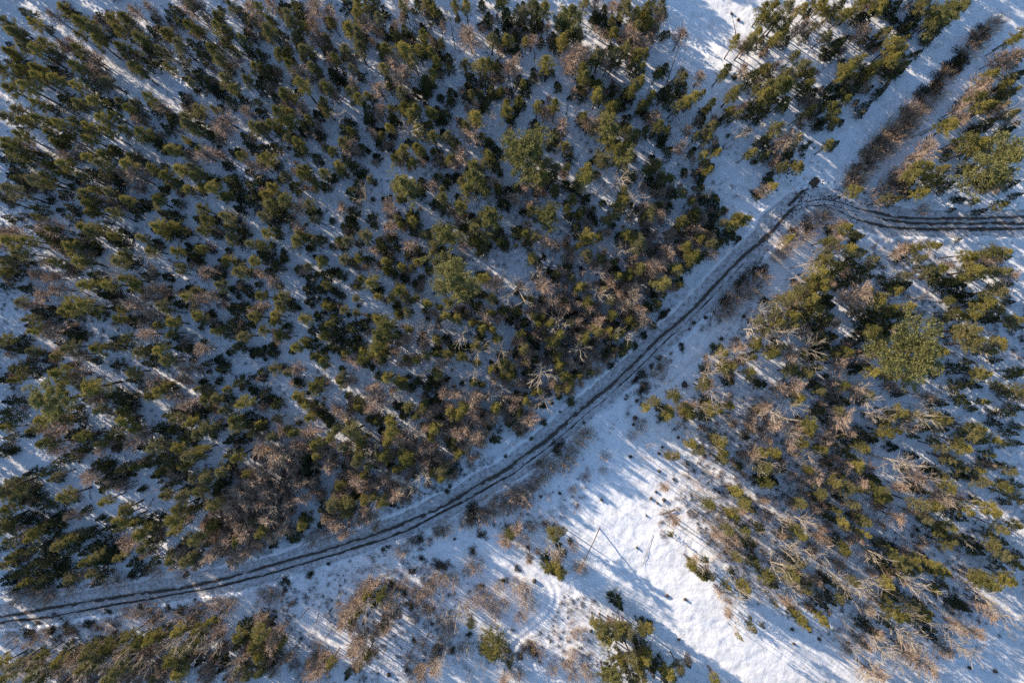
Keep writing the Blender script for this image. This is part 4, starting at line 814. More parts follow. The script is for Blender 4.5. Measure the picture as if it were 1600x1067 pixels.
# ------------------------------------------------------------------ labels
LANDMARKS = [
    (1432, 545, "the giant pale pine"), (1572, 248, "the big pale pine at the right edge"),
    (707, 438, "the feathery pine amid the forest"), (826, 240, "the broad pine of the upper forest"),
    (70, 628, "the big pine at the left edge"), (768, 1015, "the lone fluffy spruce at the bottom"),
    (1268, 285, "the brown earth patch at the fork"), (1165, 300, "the open snow above the fork"),
    (1300, 420, "the grove tip below the fork"), (20, 960, "the track's left end"),
    (220, 925, "the lower left stretch of track"), (420, 890, "the left bend of the track"),
    (600, 830, "the lower bend of the track"), (790, 738, "the middle bend of the track"),
    (925, 628, "the long straight of the track"), (1080, 485, "the upper straight of the track"),
    (1500, 348, "the branch track"), (1400, 160, "the twin snow lanes"),
    (1110, 70, "the snowy gap at the top"), (964, 940, "the lone dark spruce in the clearing"),
    (870, 885, "the little spruce trio in the clearing"), (925, 855, "the leaning dead tree"),
    (862, 935, "the curved sled tracks"), (645, 889, "the small wooden stand"),
    (632, 290, "the round golden pine"), (800, 455, "the starburst bare tree"),
    (5, 5, "the top left corner"), (5, 1062, "the bottom left corner"), (1595, 1062, "the bottom right corner"),
    (1595, 5, "the top right corner"), (400, 2, "the top edge's left half"), (760, 2, "the middle of the top edge"),
    (2, 250, "the upper left edge"), (2, 470, "the middle of the left edge"), (2, 800, "the lower left edge"),
    (215, 610, "the long sunlit snow streak"), (655, 110, "the bright snow streak up top"),
    (450, 400, "the sunlit streak left of centre"), (260, 140, "the shaded snow patch upper left"),
    (1600, 700, "the lower right edge"), (1598, 480, "the right edge's middle"),
    (1390, 715, "the spiky bare tree in the snow hollow"), (1230, 870, "the pale birch cluster"),
    (1405, 975, "the forked birch at the bottom"), (1560, 925, "the blue shaded snow at lower right"),
    (1060, 640, "the open snow strip beside the grove"), (560, 650, "the sunlit gap below the forest middle"),
    (390, 800, "the brown thicket above the track"), (640, 560, "the dark thicket left of centre"),
    (870, 570, "the bare tree by the track straight"), (1230, 60, "the upper right grove"),
    (300, 330, "the shaded gap in the left forest"), (150, 740, "the blue snow pocket at lower left"),
    (500, 240, "the snow gap in the upper forest"), (1020, 330, "the snow gap left of the fork"),
]
LM = np.array([(a, b) for a, b, _ in LANDMARKS], float)
ORD = ["nearest", "second nearest", "third nearest", "fourth nearest", "fifth nearest", "sixth nearest", "seventh nearest",
       "eighth nearest", "ninth nearest", "tenth nearest", "eleventh nearest", "twelfth nearest"]
SECT = ["right of", "above right of", "above", "above left of", "left of", "below left of", "below", "below right of"]


def place_phrases(pts):
    """for every (u, v) a phrase that singles it out among pts"""
    pts = np.array(pts, float)
    D = np.hypot(pts[:, None, 0] - LM[None, :, 0], pts[:, None, 1] - LM[None, :, 1])
    near = D.argmin(1)
    d = D[np.arange(len(pts)), near]
    ang = np.degrees(np.arctan2(-(pts[:, 1] - LM[near, 1]), pts[:, 0] - LM[near, 0])) % 360
    sec = (((ang + 22.5) // 45) % 8).astype(int)
    out = [None] * len(pts)
    cells = {}
    for i in range(len(pts)):
        cells.setdefault((near[i], sec[i]), []).append(i)
    for (a, s), mem in cells.items():
        mem.sort(key=lambda i: d[i])
        for k, i in enumerate(mem):
            o = ORD[k] if k < len(ORD) else "number %d" % (k + 1)
            out[i] = "%s %s %s" % (o, SECT[s], LANDMARKS[a][2])
    return out


def stand(code, u, v, h, R, label, cat, group, x=None, y=None):
    """one tree: Empty at its foot, trunk and crown as parts"""
    K = KINDS[code]
    i = RNG.integers(0, len(K['split']))
    root = bpy.data.objects.new(K['name'], None)
    root.empty_display_size = 0.5
    COL.objects.link(root)
    root.location = (x, y, hgt(x, y) - 0.03)
    root.rotation_euler = (RNG.normal(0, 0.025), RNG.normal(0, 0.025), RNG.random() * 6.283)
    s = R / K['R0']
    root.scale = (s * RNG.uniform(0.93, 1.07), s * RNG.uniform(0.93, 1.07), h / K['h0'])
    tm, cm = K['split'][i]
    link("trunk", tm, root)
    link(K['part'], cm, root)
    tag(root, label, cat, group)
    return root


# ------------------------------------------------------------------ scattered mass through geometry nodes (only what goes beyond 300 of a kind, or nobody could count)
def mass(name, meshes, pts, rots, scls, idxs, label, mat_cat=None):
    coll = bpy.data.collections.new(name + " kinds")
    for k, me in enumerate(meshes):
        o = bpy.data.objects.new("%s_%02d" % (name, k), me)
        coll.objects.link(o)
    me = bpy.data.meshes.new(name)
    pts = np.asarray(pts, np.float32)
    me.vertices.add(len(pts))
    me.vertices.foreach_set("co", pts.ravel())
    for nm, ty, data in (("rot", 'FLOAT_VECTOR', rots), ("scl", 'FLOAT_VECTOR', scls)):
        at = me.attributes.new(nm, ty, 'POINT')
        at.data.foreach_set("vector", np.asarray(data, np.float32).ravel())
    at = me.attributes.new("idx", 'INT', 'POINT')
    at.data.foreach_set("value", np.asarray(idxs, np.int32))
    o = link(name, me)
    ng = bpy.data.node_groups.new(name, 'GeometryNodeTree')
    ng.interface.new_socket("Geometry", in_out='INPUT', socket_type='NodeSocketGeometry')
    ng.interface.new_socket("Geometry", in_out='OUTPUT', socket_type='NodeSocketGeometry')
    N = ng.nodes
    gi, go = N.new("NodeGroupInput"), N.new("NodeGroupOutput")
    ip = N.new("GeometryNodeInstanceOnPoints")
    ci = N.new("GeometryNodeCollectionInfo")
    ci.inputs["Collection"].default_value = coll
    ci.inputs["Separate Children"].default_value = True
    ci.inputs["Reset Children"].default_value = True
    def attr(nm, ty):
        a = N.new("GeometryNodeInputNamedAttribute"); a.data_type = ty
        a.inputs["Name"].default_value = nm
        return a.outputs["Attribute"]
    L = ng.links
    L.new(gi.outputs[0], ip.inputs["Points"])
    L.new(ci.outputs[0], ip.inputs["Instance"])
    ip.inputs["Pick Instance"].default_value = True
    L.new(attr("idx", 'INT'), ip.inputs["Instance Index"])
    e2r = N.new("FunctionNodeEulerToRotation")
    L.new(attr("rot", 'FLOAT_VECTOR'), e2r.inputs[0])
    L.new(e2r.outputs[0], ip.inputs["Rotation"])
    L.new(attr("scl", 'FLOAT_VECTOR'), ip.inputs["Scale"])
    L.new(ip.outputs[0], go.inputs[0])
    md = o.modifiers.new("scatter", 'NODES')
    md.node_group = ng
    tag(o, label, kind='stuff')
    return o


class Mass:
    def __init__(self): self.p, self.r, self.s, self.i = [], [], [], []
    def add(self, x, y, z, s3, i, tilt=0.025):
        self.p.append((x, y, z)); self.s.append(s3); self.i.append(i)
        self.r.append((RNG.normal(0, tilt), RNG.normal(0, tilt), RNG.random() * 6.283))
    def build(self, name, meshes, label):
        if self.p:
            return mass(name, meshes, self.p, self.r, self.s, self.i, label)


def clear_of(x, y):
    """True where woods may stand outside the picture (tracks and lanes stay open)"""
    return min(D_TRACK(x, y), D_EAST(x, y), D_LANE1(x, y), D_LANE2(x, y)) > 4.0


WORDS = {
    'g': dict(cat="pine tree", group="pines of the mixed snowy woods", mass="pine_woods", lab="many olive green pines filling the woods between the larger ones"),
    'd': dict(cat="spruce tree", group="dark young spruces in the woods", mass="spruce_woods", lab="many small dark spruces, some standing in for shaded pine sides, between the larger ones"),
    'f': dict(cat="larch tree", group="leafless brown larches in the woods", mass="larch_woods", lab="many small leafless brown larches between the larger ones"),
    'b': dict(cat="bare tree", group="bare pale barked trees", mass="bare_woods", lab="thin bare trees standing beyond the photographed woods"),
}


def size_word(code, r):
    if code == 'g': return "broad olive pine" if r > 13.5 else "slim olive pine" if r < 9.5 else "olive pine"
    if code == 'd': return "wide dark spruce" if r > 13.5 else "small dark spruce" if r < 9.5 else "dark spruce"
    if code == 'f': return "large brown larch" if r > 13.5 else "small brown larch" if r < 9.5 else "brown larch"
    return "wide bare birch" if r > 13.5 else "thin bare birch" if r < 9.5 else "bare birch"


for code in ('g', 'd', 'f', 'b'):
    K, Wd = KINDS[code], WORDS[code]
    mine = [it for it in ITEMS if it[0] == code]
    phr = place_phrases([(u, v) for _, u, v, _ in mine])
    order = sorted(range(len(mine)), key=lambda i: -mine[i][3] + (100 if not (0 <= mine[i][1] <= 1600 and 0 <= mine[i][2] <= 1067) else 0) + 0.001 * math.hypot(mine[i][1] - 800, mine[i][2] - 533))
    single = set(order[:296])
    M = Mass()
    for i, (_, u, v, r) in enumerate(mine):
        x, y, h, R = place(code, u, v, r, RNG)
        if i in single:
            stand(code, u, v, h, R, "%s, %s" % (size_word(code, r).replace("large fuzzy brown", "large brown"), phr[i]), Wd['cat'], Wd['group'], x, y)
        else:
            s = R / K['R0']
            M.add(x, y, hgt(x, y) - 0.03, (s, s, h / K['h0']), RNG.integers(0, len(K['joined'])))
    # seedlings and saplings crowd round the larger trees
    fill = {'g': 330, 'd': 900, 'f': 850, 'b': 50}[code]
    pool = [it for it in ITEMS if it[0] in 'gdfb'] if code != 'b' else [it for it in ITEMS if it[0] == 'b']
    n = 0
    while n < fill:
        _, u, v, r = pool[RNG.integers(0, len(pool))]
        a_, q_ = RNG.random() * 6.283, RNG.uniform(0.7, 1.7)
        if code == 'g' and u < 420 and RNG.random() < 0.6:
            continue
        if code in 'gd' and u > 1050 and v > 380 and math.hypot((u - 1265) / 85, (v - 500) / 130) > 1 or (code in 'df' and u > 1380 and v > 370):
            continue
        r2 = RNG.uniform(3.5, 8.0) if code != 'g' else RNG.uniform(6.5, 9.5)
        x, y, h, R = place(code, u + math.cos(a_) * r * q_, v + math.sin(a_) * r * q_, r2, RNG)
        if not clear_of(x, y):
            continue
        h *= RNG.uniform(0.55, 0.9) if code != 'g' else RNG.uniform(0.85, 1.0)
        s = R / K['R0']
        M.add(x, y, hgt(x, y) - 0.03, (s, s, h / K['h0']), RNG.integers(0, len(K['joined'])))
        n += 1
    for (cu, cv, ru, rv, tilt, cnt) in ([(880, 560, 150, 75, 42, 110), (640, 735, 160, 70, 35, 150), (385, 800, 70, 60, 0, 90), (470, 740, 90, 50, 0, 70),
                                        (960, 420, 170, 90, 42, 120), (1290, 780, 190, 90, -38, 60), (280, 1045, 180, 30, 5, 60)] if code == 'f' else []):
        for _ in range(cnt):
            a_, q_ = RNG.random() * 6.283, math.sqrt(RNG.random())
            e1, e2, T = math.cos(a_) * q_ * ru, math.sin(a_) * q_ * rv, math.radians(tilt)
            x, y, h, R = place(code, cu + e1 * math.cos(T) + e2 * math.sin(T), cv - e1 * math.sin(T) + e2 * math.cos(T), RNG.uniform(4.5, 9.5), RNG)
            if clear_of(x, y):
                h *= RNG.uniform(0.6, 0.95); s = R / K['R0']
                M.add(x, y, hgt(x, y) - 0.03, (s, s, h / K['h0']), RNG.integers(0, len(K['joined'])))
    # the woods go on outside the picture
    share = {'g': 1000, 'd': 950, 'f': 360, 'b': 60}[code]
    n = 0
    while n < share:
        x, y = RNG.uniform(-138, 104), RNG.uniform(-72, 96)
        if abs(x) < 90.5 and abs(y) < 60.5 or not clear_of(x, y) or (24 < x < 46 and y > 55):
            continue
        r = RNG.uniform(8, 14)
        h = float(tree_dims(code, r, RNG)); s = r * 0.105 / K['R0'] * WIDEN[code]
        M.add(x, y, hgt(x, y) - 0.03, (s, s, h / K['h0']), RNG.integers(0, len(K['joined'])))
        n += 1
    M.build(Wd['mass'], K['joined'], Wd['lab'])

# the big old pines, each with its own words
GIANTS = [
    (1432, 547, 58, "giant spreading pale green pine, the largest tree, in the right woods"),
    (1573, 245, 42, "big dense yellow green pine by the right edge above the branch track"),
    (826, 238, 40, "broad pale green pine with ragged limbs in the upper middle woods"),
    (708, 440, 36, "feathery pale pine with spread limbs near the centre of the woods"),
    (72, 626, 34, "tall yellow green pine near the left edge beside blue snow"),
    (767, 337, 24, "pale pine with a bright crown above the feathery pine"),
    (698, 362, 24, "pale pine with a hazy crown up and left of the feathery pine"),
    (738, 283, 24, "pale topped pine above the hazy pine, left of the broad pine"),
    (632, 287, 23, "round golden pine standing over a small snow gap"),
    (891, 25, 24, "bright yellow green pine at the top edge"),
    (953, 202, 24, "tall olive pine right of the broad pine"),
    (976, 250, 17, "narrow pale pine below the tall olive pine"),
    (1485, 13, 26, "wide yellow green pine at the top edge beside the snow lane"),
    (857, 337, 22, "pale olive pine below the broad pine in the central woods"),
    (595, 528, 20, "pale olive pine at the lower side of the dark central thicket"),
    (962, 1054, 20, "pale pine at the bottom edge under the clearing spruces"),
    (1210, 142, 15, "pale olive pine in the upper right grove"),
    (1549, 283, 14, "small pale pine tucked under the big right edge pine"),
]
for u, v, r, lab in GIANTS:
    x, y, h, R = place('W' if r > 30 else 'P', u, v, r, RNG)
    stand('W', u, v, h, R, lab, "pine tree", "big old pines", x, y)
x, y, h, R = place('N', 769, 1015, 23, RNG)
stand('N', 769, 1015, h, R * 1.0, "lone fluffy olive spruce with layered limbs at the bottom of the clearing", "spruce tree", None, x, y)

# bushes
for code, MEs, nm, word, grp, h0, R0 in (('r', SHRUB_ME, 'alder_bush', "tan brown bush", "leafless tan brown bushes", 1.9, 1.0),
                                         ('h', HEATH_ME, 'low_bush', "low dark bush", "low dark bushes in the snow", 0.9, 0.80)):
    mine = [it for it in ITEMS if it[0] == code]
    phr = place_phrases([(u, v) for _, u, v, _ in mine])
    for (_, u, v, r), p in zip(mine, phr):
        x, y = px(u, v, 0.8)
        o = link(nm, MEs[RNG.integers(0, len(MEs))])
        s = r * 0.112 / R0
        o.location = (x, y, hgt(x, y))
        o.rotation_euler = (0, 0, RNG.random() * 6.283)
        o.scale = (s, s, max(0.5, min(1.4, s ** 0.7)) * RNG.uniform(0.8, 1.2) * (1.35 if code == 'r' else 1.0))
        tag(o, "%s, %s" % (word, p), "bush", grp)

# stumps poking out of the snow
def stump_mesh(seed):
    rng = np.random.default_rng(seed)
    g = Geo()
    n = 9
    a = np.arange(n) * 2 * math.pi / n
    rr = 0.2 * rng.uniform(0.8, 1.25, n)
    top = 0.34 + rng.uniform(-0.06, 0.1, n)
    V = np.concatenate([np.stack([np.cos(a) * rr * 1.35, np.sin(a) * rr * 1.35, np.full(n, -0.15)], -1),
                        np.stack([np.cos(a) * rr, np.sin(a) * rr, top], -1), [[0, 0, 0.33]]])
    fs = []
    for i in range(n):
        j = (i + 1) % n
        fs += [[i, j, n + j], [i, n + j, n + i], [n + i, n + j, 2 * n]]
    g.add(V, np.array(fs))
    k = 4
    az = rng.random(k) * 6.28
    d = np.stack([np.cos(az), np.sin(az), rng.uniform(0.2, 0.9, k)], -1)
    g.tubes(d * 0.1, d * rng.uniform(0.4, 0.7, (k, 1)), 0.03, 0.01)
    return g.mesh("tree_stump", M_BARK)

ST = [stump_mesh(i) for i in range(4)]
mine = [it for it in ITEMS if it[0] == 's']
phr = place_phrases([(u, v) for _, u, v, _ in mine])
for (_, u, v, r), p in zip(mine, phr):
    x, y = px(u, v)
    o = link('tree_stump', ST[RNG.integers(0, 4)])
    s = max(0.7, r * 0.112 / 0.30)
    o.location = (x, y, hgt(x, y))
    o.rotation_euler = (0, 0, RNG.random() * 6.283)
    o.scale = (s, s, min(s, 1.6))
    tag(o, "dark stump, %s" % p, "stump", "dark stumps in the snow")

# dead standing poles, a leaning dead tree, fallen trunks
def snag(name, u0, v0, u1, v1, htop, r0, label, cat, crown=False, mat=None, limbs=7, group=None, seed=0):
    """trunk from the foot at pixel (u0, v0) to the tip seen at (u1, v1) at height htop"""
    rng = np.random.default_rng(seed + 900)
    x0, y0 = px(u0, v0); x1, y1 = px(u1, v1, htop)
    z0 = hgt(x0, y0)
    tip = np.array([x1 - x0, y1 - y0, htop])
    root = bpy.data.objects.new(name, None); COL.objects.link(root)
    root.location = (x0, y0, z0)
    g = Geo()
    t = np.linspace(0, 1, 7)[:, None]
    bow = rng.normal(0, 0.12, 3) * [1, 1, 0.3]
    pts = tip[None] * t + bow[None] * np.sin(t * math.pi)
    pts[0, 2] = -0.2
    g.chain(pts, r0 * (1 - 0.8 * t[:, 0]) + 0.012, 7)
    link("trunk", g.mesh(name + "_trunk", mat or M_GREYW), root)
    b = Geo()
    q = rng.uniform(0.3, 1.0, limbs)
    base = pts[0][None] + (tip - pts[0])[None] * q[:, None]
    d = unit(rng.normal(size=(limbs, 3)) + unit(tip[None]) * 0.8)
    b.tubes(base, base + d * rng.uniform(0.4, 1.3, (limbs, 1)), 0.022, 0.006)
    if crown:
        n = 420
        q = rng.uniform(0.66, 1.03, (n, 1))
        B = tip[None] * q + rng.normal(0, 0.25, (n, 3))
        b.blades(B, unit(rng.normal(size=(n, 3)) + [0, 0, 0.5]) * rng.uniform(0.25, 0.8, (n, 1)), 0.03, rng)
    link("limbs", b.mesh(name + "_limbs", M_SHRUB if crown else (mat or M_GREYW)), root)
    tag(root, label, cat, group)
    return root

snag("dead_tree", 938, 824, 905, 893, 6.6, 0.08, "dark dead tree leaning over the snow clearing with a long thin shadow", "dead tree", crown=True, mat=M_BARK, limbs=14)
POLES = [(457, 941, 441, 960), (482, 950, 468, 967), (498, 957, 494, 975), (520, 948, 511, 962), (519, 983, 506, 1003),
         (674, 987, 660, 1009), (28, 1008, 6, 1024), (712, 79, 703, 30), (692, 70, 690, 44), (1042, 130, 1066, 62), (1050, 128, 1070, 92),
         (884, 180, 887, 160), (240, 778, 226, 806), (120, 590, 78, 600), (142, 780, 141, 742), (560, 40, 540, 8), (1150, 60, 1143, 25),
         (835, 95, 834, 78)]
ph = place_phrases([(a, b) for a, b, _, _ in POLES])
for k, (a, b_, c_, d_) in enumerate(POLES):
    rad = math.hypot(a - 800, b_ - 533)
    disp = math.hypot(c_ - a, d_ - b_)
    hh = max(3.5, min(10.5, H * disp / (rad + disp)))
    snag("dead_pole", a, b_, c_, d_, hh, 0.075, "bare dead pole, %s" % ph[k], "dead pole", limbs=5, group="bare dead poles", mat=M_BARK, seed=k)


def log(name, u0, v0, u1, v1, r0, label, mat, seed, z0=0.12, z1=0.12):
    rng = np.random.default_rng(seed)
    x0, y0 = px(u0, v0, z0); x1, y1 = px(u1, v1, z1)
    n = 8
    t = np.linspace(0, 1, n)
    X, Y = x0 + (x1 - x0) * t, y0 + (y1 - y0) * t
    Z = height(X, Y)
    Z = np.maximum(Z, np.linspace(Z[0], Z[-1], n)) + z0 + (z1 - z0) * t
    ox, oy, oz = X[0], Y[0], Z[0]
    pts = np.stack([X - ox + rng.normal(0, 0.04, n), Y - oy + rng.normal(0, 0.04, n), Z - oz], -1)
    root = bpy.data.objects.new(name, None); COL.objects.link(root)
    root.location = (ox, oy, oz)
    g = Geo(); g.chain(pts, r0 * (1 - 0.65 * t), 7)
    link("trunk", g.mesh(name + "_trunk", mat), root)
    b = Geo()
    k = 12
    q = rng.uniform(0.35, 1.0, k)
    base = pts[0][None] + (pts[-1] - pts[0])[None] * q[:, None]
    along = unit((pts[-1] - pts[0])[None])
    d = unit(along + rng.normal(0, 0.6, (k, 3)) * [1, 1, 0.5] + [0, 0, 0.25])
    b.tubes(base, base + d * rng.uniform(0.4, 1.2, (k, 1)), 0.025, 0.007)
    link("limbs", b.mesh(name + "_limbs", mat), root)
    tag(root, label, "fallen log")

log("fallen_log", 1425, 215, 1462, 197, 0.10, "thin pale trunk fallen across the right hand snow lane", M_BIRCH, 1)
log("fallen_log", 1020, 835, 1005, 882, 0.035, "thin snowy log lying in the bumpy sunlit clearing", M_GREYW, 2)
log("fallen_log", 1418, 462, 1446, 470, 0.14, "pale bare fallen tree with stubby limbs beside the grove's snow gap", M_BIRCH, 3, 0.3, 1.2)
log("fallen_log", 1158, 372, 1148, 382, 0.30, "short dark log lying on the bank left of the track's upper straight", M_BARK, 4)
log("fallen_log", 1047, 484, 1026, 502, 0.28, "dark rotten log in the ditch beside the track straight", M_BARK, 5)
log("fallen_log", 1054, 797, 1032, 805, 0.16, "dark broken log at the left end of the birch slope", M_BARK, 6, 0.35, 0.3)
log("fallen_log", 1178, 305, 1172, 299, 0.14, "short dark log on the open snow above the fork", M_BARK, 7)
log("fallen_log", 205, 812, 232, 795, 0.10, "dark trunk fallen in the blue snow pocket above the left track", M_BARK, 8)
log("fallen_log", 55, 590, 88, 568, 0.09, "thin dark trunk lying on shaded snow at the left edge", M_BARK, 9)
log("fallen_log", 1588, 645, 1560, 620, 0.10, "dark trunk lying in snow near the lower right edge", M_BARK, 10)

# ------------------------------------------------------------------ small wooden stand in the lower clearing
def box(name, c, size, mat, parent, rot=(0, 0, 0)):
    sx_, sy_, sz_ = (s / 2 for s in size)
    V = np.array([(x, y, z) for x in (-sx_, sx_) for y in (-sy_, sy_) for z in (-sz_, sz_)])
    Fc = np.array([(0, 1, 3, 2), (4, 6, 7, 5), (0, 4, 5, 1), (2, 3, 7, 6), (0, 2, 6, 4), (1, 5, 7, 3)])
    o = link(name, mesh_from(name, V, Fc, [mat]), parent)
    o.location = c
    o.rotation_euler = rot
    return o

M_DARKW = plant_mat("dark_boards", (0.045, 0.034, 0.030), (0.085, 0.064, 0.056), patch=6)
st = bpy.data.objects.new("wooden_stand", None); COL.objects.link(st)
x, y = px(645, 890)
st.location = (x, y, hgt(x, y))
tag(st, "small dark wooden hunting stand with a slatted board top in the lower clearing", "wooden stand")
for k in range(6):
    box("plank", (-0.02, -0.42 + k * 0.165, 1.05 + 0.006 * (k % 2)), (1.25, 0.15, 0.035), M_DARKW, st, (0, 0.05, 0.02 * (k % 3 - 1)))
for a, b_ in ((-1, -1), (-1, 1), (1, -1), (1, 1)):
    g = Geo(); g.chain(np.array([(a * 0.85, b_ * 0.5, -0.15), (a * 0.7, b_ * 0.45, 0.5), (a * 0.52, b_ * 0.38, 1.03)]), [0.05, 0.045, 0.04], 6)
    link("leg", g.mesh("stand_leg", M_DARKW), st)
for s_ in (-1, 1):
    box("rail", (s_ * 0.70, 0, 0.5), (0.05, 0.95, 0.07), M_DARKW, st)

# ------------------------------------------------------------------ bare earth where the plough turned
def patch(name, u, v, ru, rv, ang, mat, label, seed, z_off=-0.02):
    rng = np.random.default_rng(seed)
    x, y = px(u, v); k = H / F
    n = 40
    a = np.arange(n) * 2 * math.pi / n
    sq = 1 / np.maximum(np.abs(np.cos(a)), np.abs(np.sin(a))) ** 0.7
    rr = sq * rng.uniform(0.85, 1.1, n)
    ex, ey = np.cos(a) * ru * k * rr, np.sin(a) * rv * k * rr
    A = math.radians(ang)
    X, Y = x + ex * math.cos(A) - ey * math.sin(A), y + ex * math.sin(A) + ey * math.cos(A)
    zc = hgt(x, y)
    V = np.concatenate([np.stack([X, Y, height(X, Y) + 0.03], -1), np.stack([x + (X - x) * 0.5, y + (Y - y) * 0.5, height(x + (X - x) * 0.5, y + (Y - y) * 0.5) + 0.12], -1), [[x, y, zc + 0.14]]])
    fs = []
    for i in range(n):
        j = (i + 1) % n
        fs += [[i, j, n + j], [i, n + j, n + i], [n + i, n + j, 2 * n]]
    o = link(name, mesh_from(name, V, np.array(fs), [mat]))
    tag(o, label, kind='structure')

patch("earth_patch", 1273, 285, 9, 6.5, 50, M_MUD, "brown bare earth patch at the end of the rut by the fork", 5)

# dark clods, litter and twigs around the fork; grass and twigs poking through the snow
def clod_mesh(seed):
    rng = np.random.default_rng(seed)
    n = 7
    a = np.arange(n) * 2 * math.pi / n
    V = np.concatenate([np.stack([np.cos(a), np.sin(a), -0.3 + 0 * a], -1) * rng.uniform(0.12, 0.26, (n, 1)),
                        np.stack([np.cos(a) * 0.6, np.sin(a) * 0.6, 0.5 + 0 * a], -1) * rng.uniform(0.10, 0.22, (n, 1)), [[0, 0, 0.13]]])
    fs = []
    for i in range(n):
        j = (i + 1) % n
        fs += [[i, j, n + j], [i, n + j, n + i], [n + i, n + j, 2 * n]]
    return mesh_from("clod", V, np.array(fs), [M_SOIL])

CL = [clod_mesh(i) for i in range(4)]
M = Mass()
def clods(u, v, su, sv, ang, n, smin=0.25, smax=0.95):
    for _ in range(n):
        a, b_ = RNG.normal(0, su), RNG.normal(0, sv)
        A = math.radians(ang)
        x, y = px(u + a * math.cos(A) + b_ * math.sin(A), v - a * math.sin(A) + b_ * math.cos(A))
        s = RNG.uniform(smin, smax)
        zz = hgt(x, y)
        if D_TRACK(x, y) < 2.0 or D_EAST(x, y) < 2.2: zz = float(low(x, y)) - 0.08
        M.add(x, y, zz + 0.03, (s * RNG.uniform(0.8, 1.6), s, s * 0.5), RNG.integers(0, 4))
clods(1252, 305, 14, 5, 45, 60)
clods(1305, 309, 13, 2.5, -8, 35)
clods(1218, 350, 22, 4, 48, 60)
clods(1235, 262, 20, 12, 45, 40)
clods(1290, 290, 20, 12, 0, 25)
clods(1250, 325, 26, 7, 35, 90, 0.2, 0.7)
clods(1300, 318, 26, 5, -5, 60, 0.2, 0.6)
for pts_, n_ in ((TRACK, 330), (EAST, 120)):
    P_ = np.array(pts_)
    for _ in range(n_):
        q = P_[RNG.integers(8, len(P_) - 1)]
        a, b_ = RNG.normal(0, 2.2, 2)
        x, y = q[0] + a, q[1] + b_
        zz = hgt(x, y)
        if D_TRACK(x, y) < 2.0 or D_EAST(x, y) < 2.2: zz = float(low(x, y)) - 0.08
        s = RNG.uniform(0.2, 0.65)
        M.add(x, y, zz + 0.02, (s, s, s * 0.5), RNG.integers(0, 4))
M.build("soil_clods", CL, "dark soil clods scattered over the snow around the track fork")


def tuft_mesh(seed, n=34, h=0.55, R=0.32, mat=M_GRASS, w=0.022):
    rng = np.random.default_rng(seed)
    g = Geo()
    b = np.concatenate([rng.normal(0, R * 0.5, (n, 2)), np.full((n, 1), -0.05)], 1)
    d = unit(rng.normal(0, 0.45, (n, 3)) + [0, 0, 1.0]) * rng.uniform(0.4, 1.2, (n, 1)) * h
    g.blades(b, d, w, rng)
    return g.mesh("tuft", mat)

def thin_mesh(seed, h=4.4):
    rng = np.random.default_rng(seed)
    g = Geo()
    g.chain(np.array([(0, 0, -0.1), (rng.normal(0, .1), rng.normal(0, .1), h * 0.5), (rng.normal(0, .25), rng.normal(0, .25), h)]), [0.03, 0.02, 0.006], 4)
    n = 16
    z = rng.uniform(0.3, 0.95, n) * h
    b = np.stack([np.zeros(n), np.zeros(n), z], -1)
    d = unit(rng.normal(0, 0.6, (n, 3)) + [0, 0, 0.7]) * rng.uniform(0.3, 0.9, (n, 1))
    g.blades(b, d, 0.022, rng)
    m = 40
    z = rng.uniform(0.4, 1.0, m) * h
    b = np.stack([rng.normal(0, .2, m), rng.normal(0, .2, m), z], -1)
    g.blades(b, unit(rng.normal(0, 0.6, (m, 3)) + [0, 0, 0.6]) * rng.uniform(0.2, 0.5, (m, 1)), 0.016, rng)
    return g.mesh("sapling", M_BIRCH if seed % 2 else M_GRASS)

TUFTS = [tuft_mesh(800 + i) for i in range(4)] + [tuft_mesh(810 + i, h=0.8, R=0.45, mat=M_SHRUB) for i in range(2)] + [tuft_mesh(820 + i, n=60, h=0.4, R=0.35, mat=M_HEATH, w=0.05) for i in range(3)]
SAPS = [thin_mesh(830 + i) for i in range(6)]

def bad(x, y):
    return D_TRACK(x, y) < 2.7 or D_EAST(x, y) < 2.9 or D_LANE1(x, y) < 2.6 or D_LANE2(x, y) < 1.9 or D_SLED(x, y) < 0.7

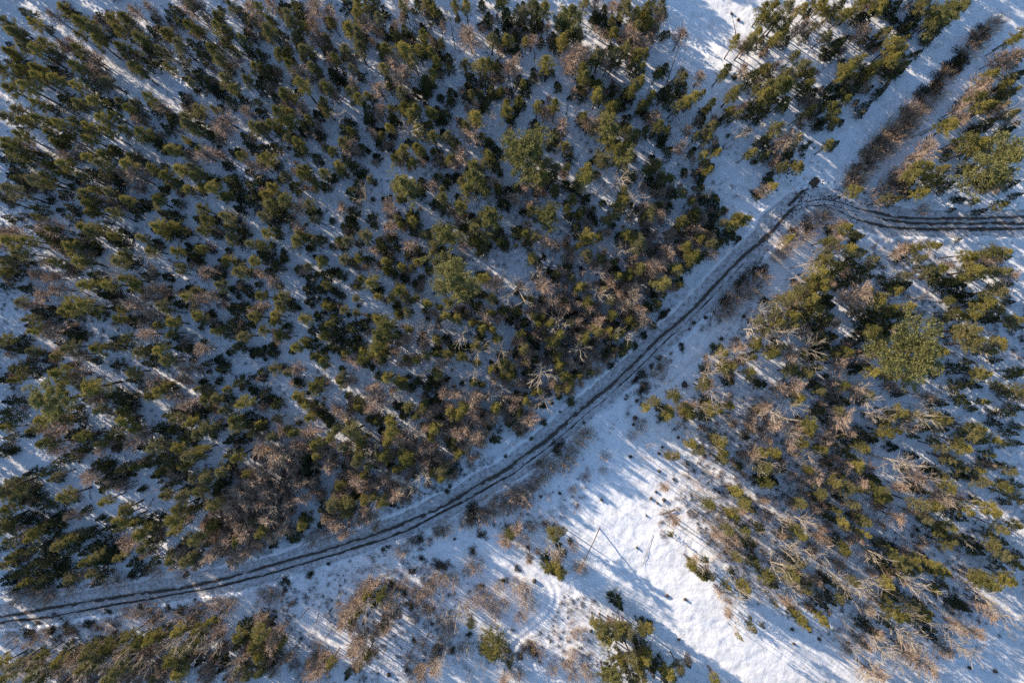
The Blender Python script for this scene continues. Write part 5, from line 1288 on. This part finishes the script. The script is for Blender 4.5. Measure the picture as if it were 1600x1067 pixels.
# zones in photo pixels: centre, radii, tilt, number of tufts, number of saplings
ZONES = [
    (500, 400, 620, 430, 0, 6000, 1300), (960, 420, 260, 260, 40, 1700, 420), (1330, 130, 220, 160, 45, 500, 60),
    (720, 930, 170, 120, 0, 700, 260), (560, 960, 160, 110, 0, 800, 110), (300, 1000, 330, 50, 8, 700, 60), (180, 1045, 220, 30, 8, 500, 190),
    (1290, 800, 280, 170, -38, 2600, 850), (1180, 720, 120, 110, -40, 700, 120), (1500, 850, 160, 190, -40, 600, 90),
    (1470, 460, 180, 90, -20, 1100, 90), (1500, 620, 130, 110, 0, 350, 30), (1120, 860, 110, 60, -40, 500, 40),
    (760, 760, 150, 50, 35, 500, 50), (450, 860, 150, 35, 15, 400, 40), (850, 790, 90, 40, 40, 300, 20),
    (720, 740, 160, 40, 35, 500, 60), (900, 990, 90, 60, 0, 350, 20), (1380, 260, 130, 30, 45, 400, 40),
    (130, 935, 150, 22, 10, 250, 30), (120, 985, 220, 18, 8, 350, 20), (1050, 545, 120, 14, 45, 150, 8),
]
MT, MS = Mass(), Mass()
for (u, v, ru, rv, ang, nt_, ns_) in ZONES:
    A = math.radians(ang)
    for kind_, cnt in ((0, nt_), (1, ns_)):
        for _ in range(cnt):
            ph_, q = RNG.random() * 6.283, math.sqrt(RNG.random())
            a, b_ = math.cos(ph_) * q * ru, math.sin(ph_) * q * rv
            x, y = px(u + a * math.cos(A) + b_ * math.sin(A), v - a * math.sin(A) + b_ * math.cos(A))
            if bad(x, y) or float(vnoise(x, y, 6.0, 40)) < -0.35:
                continue
            if kind_ == 0:
                s = RNG.uniform(0.5, 1.5)
                MT.add(x, y, hgt(x, y), (s, s, s), RNG.choice(9, p=[.14, .14, .14, .14, .1, .1, .08, .08, .08]), 0.1)
            else:
                s = RNG.uniform(0.5, 1.3)
                MS.add(x, y, hgt(x, y), (s, s, s), RNG.integers(0, 6), 0.06)
MT.build("grass_tufts", TUFTS, "dead grass, twigs and low heath poking through the snow")
MS.build("sapling_undergrowth", SAPS, "thin leafless saplings growing between the trees")
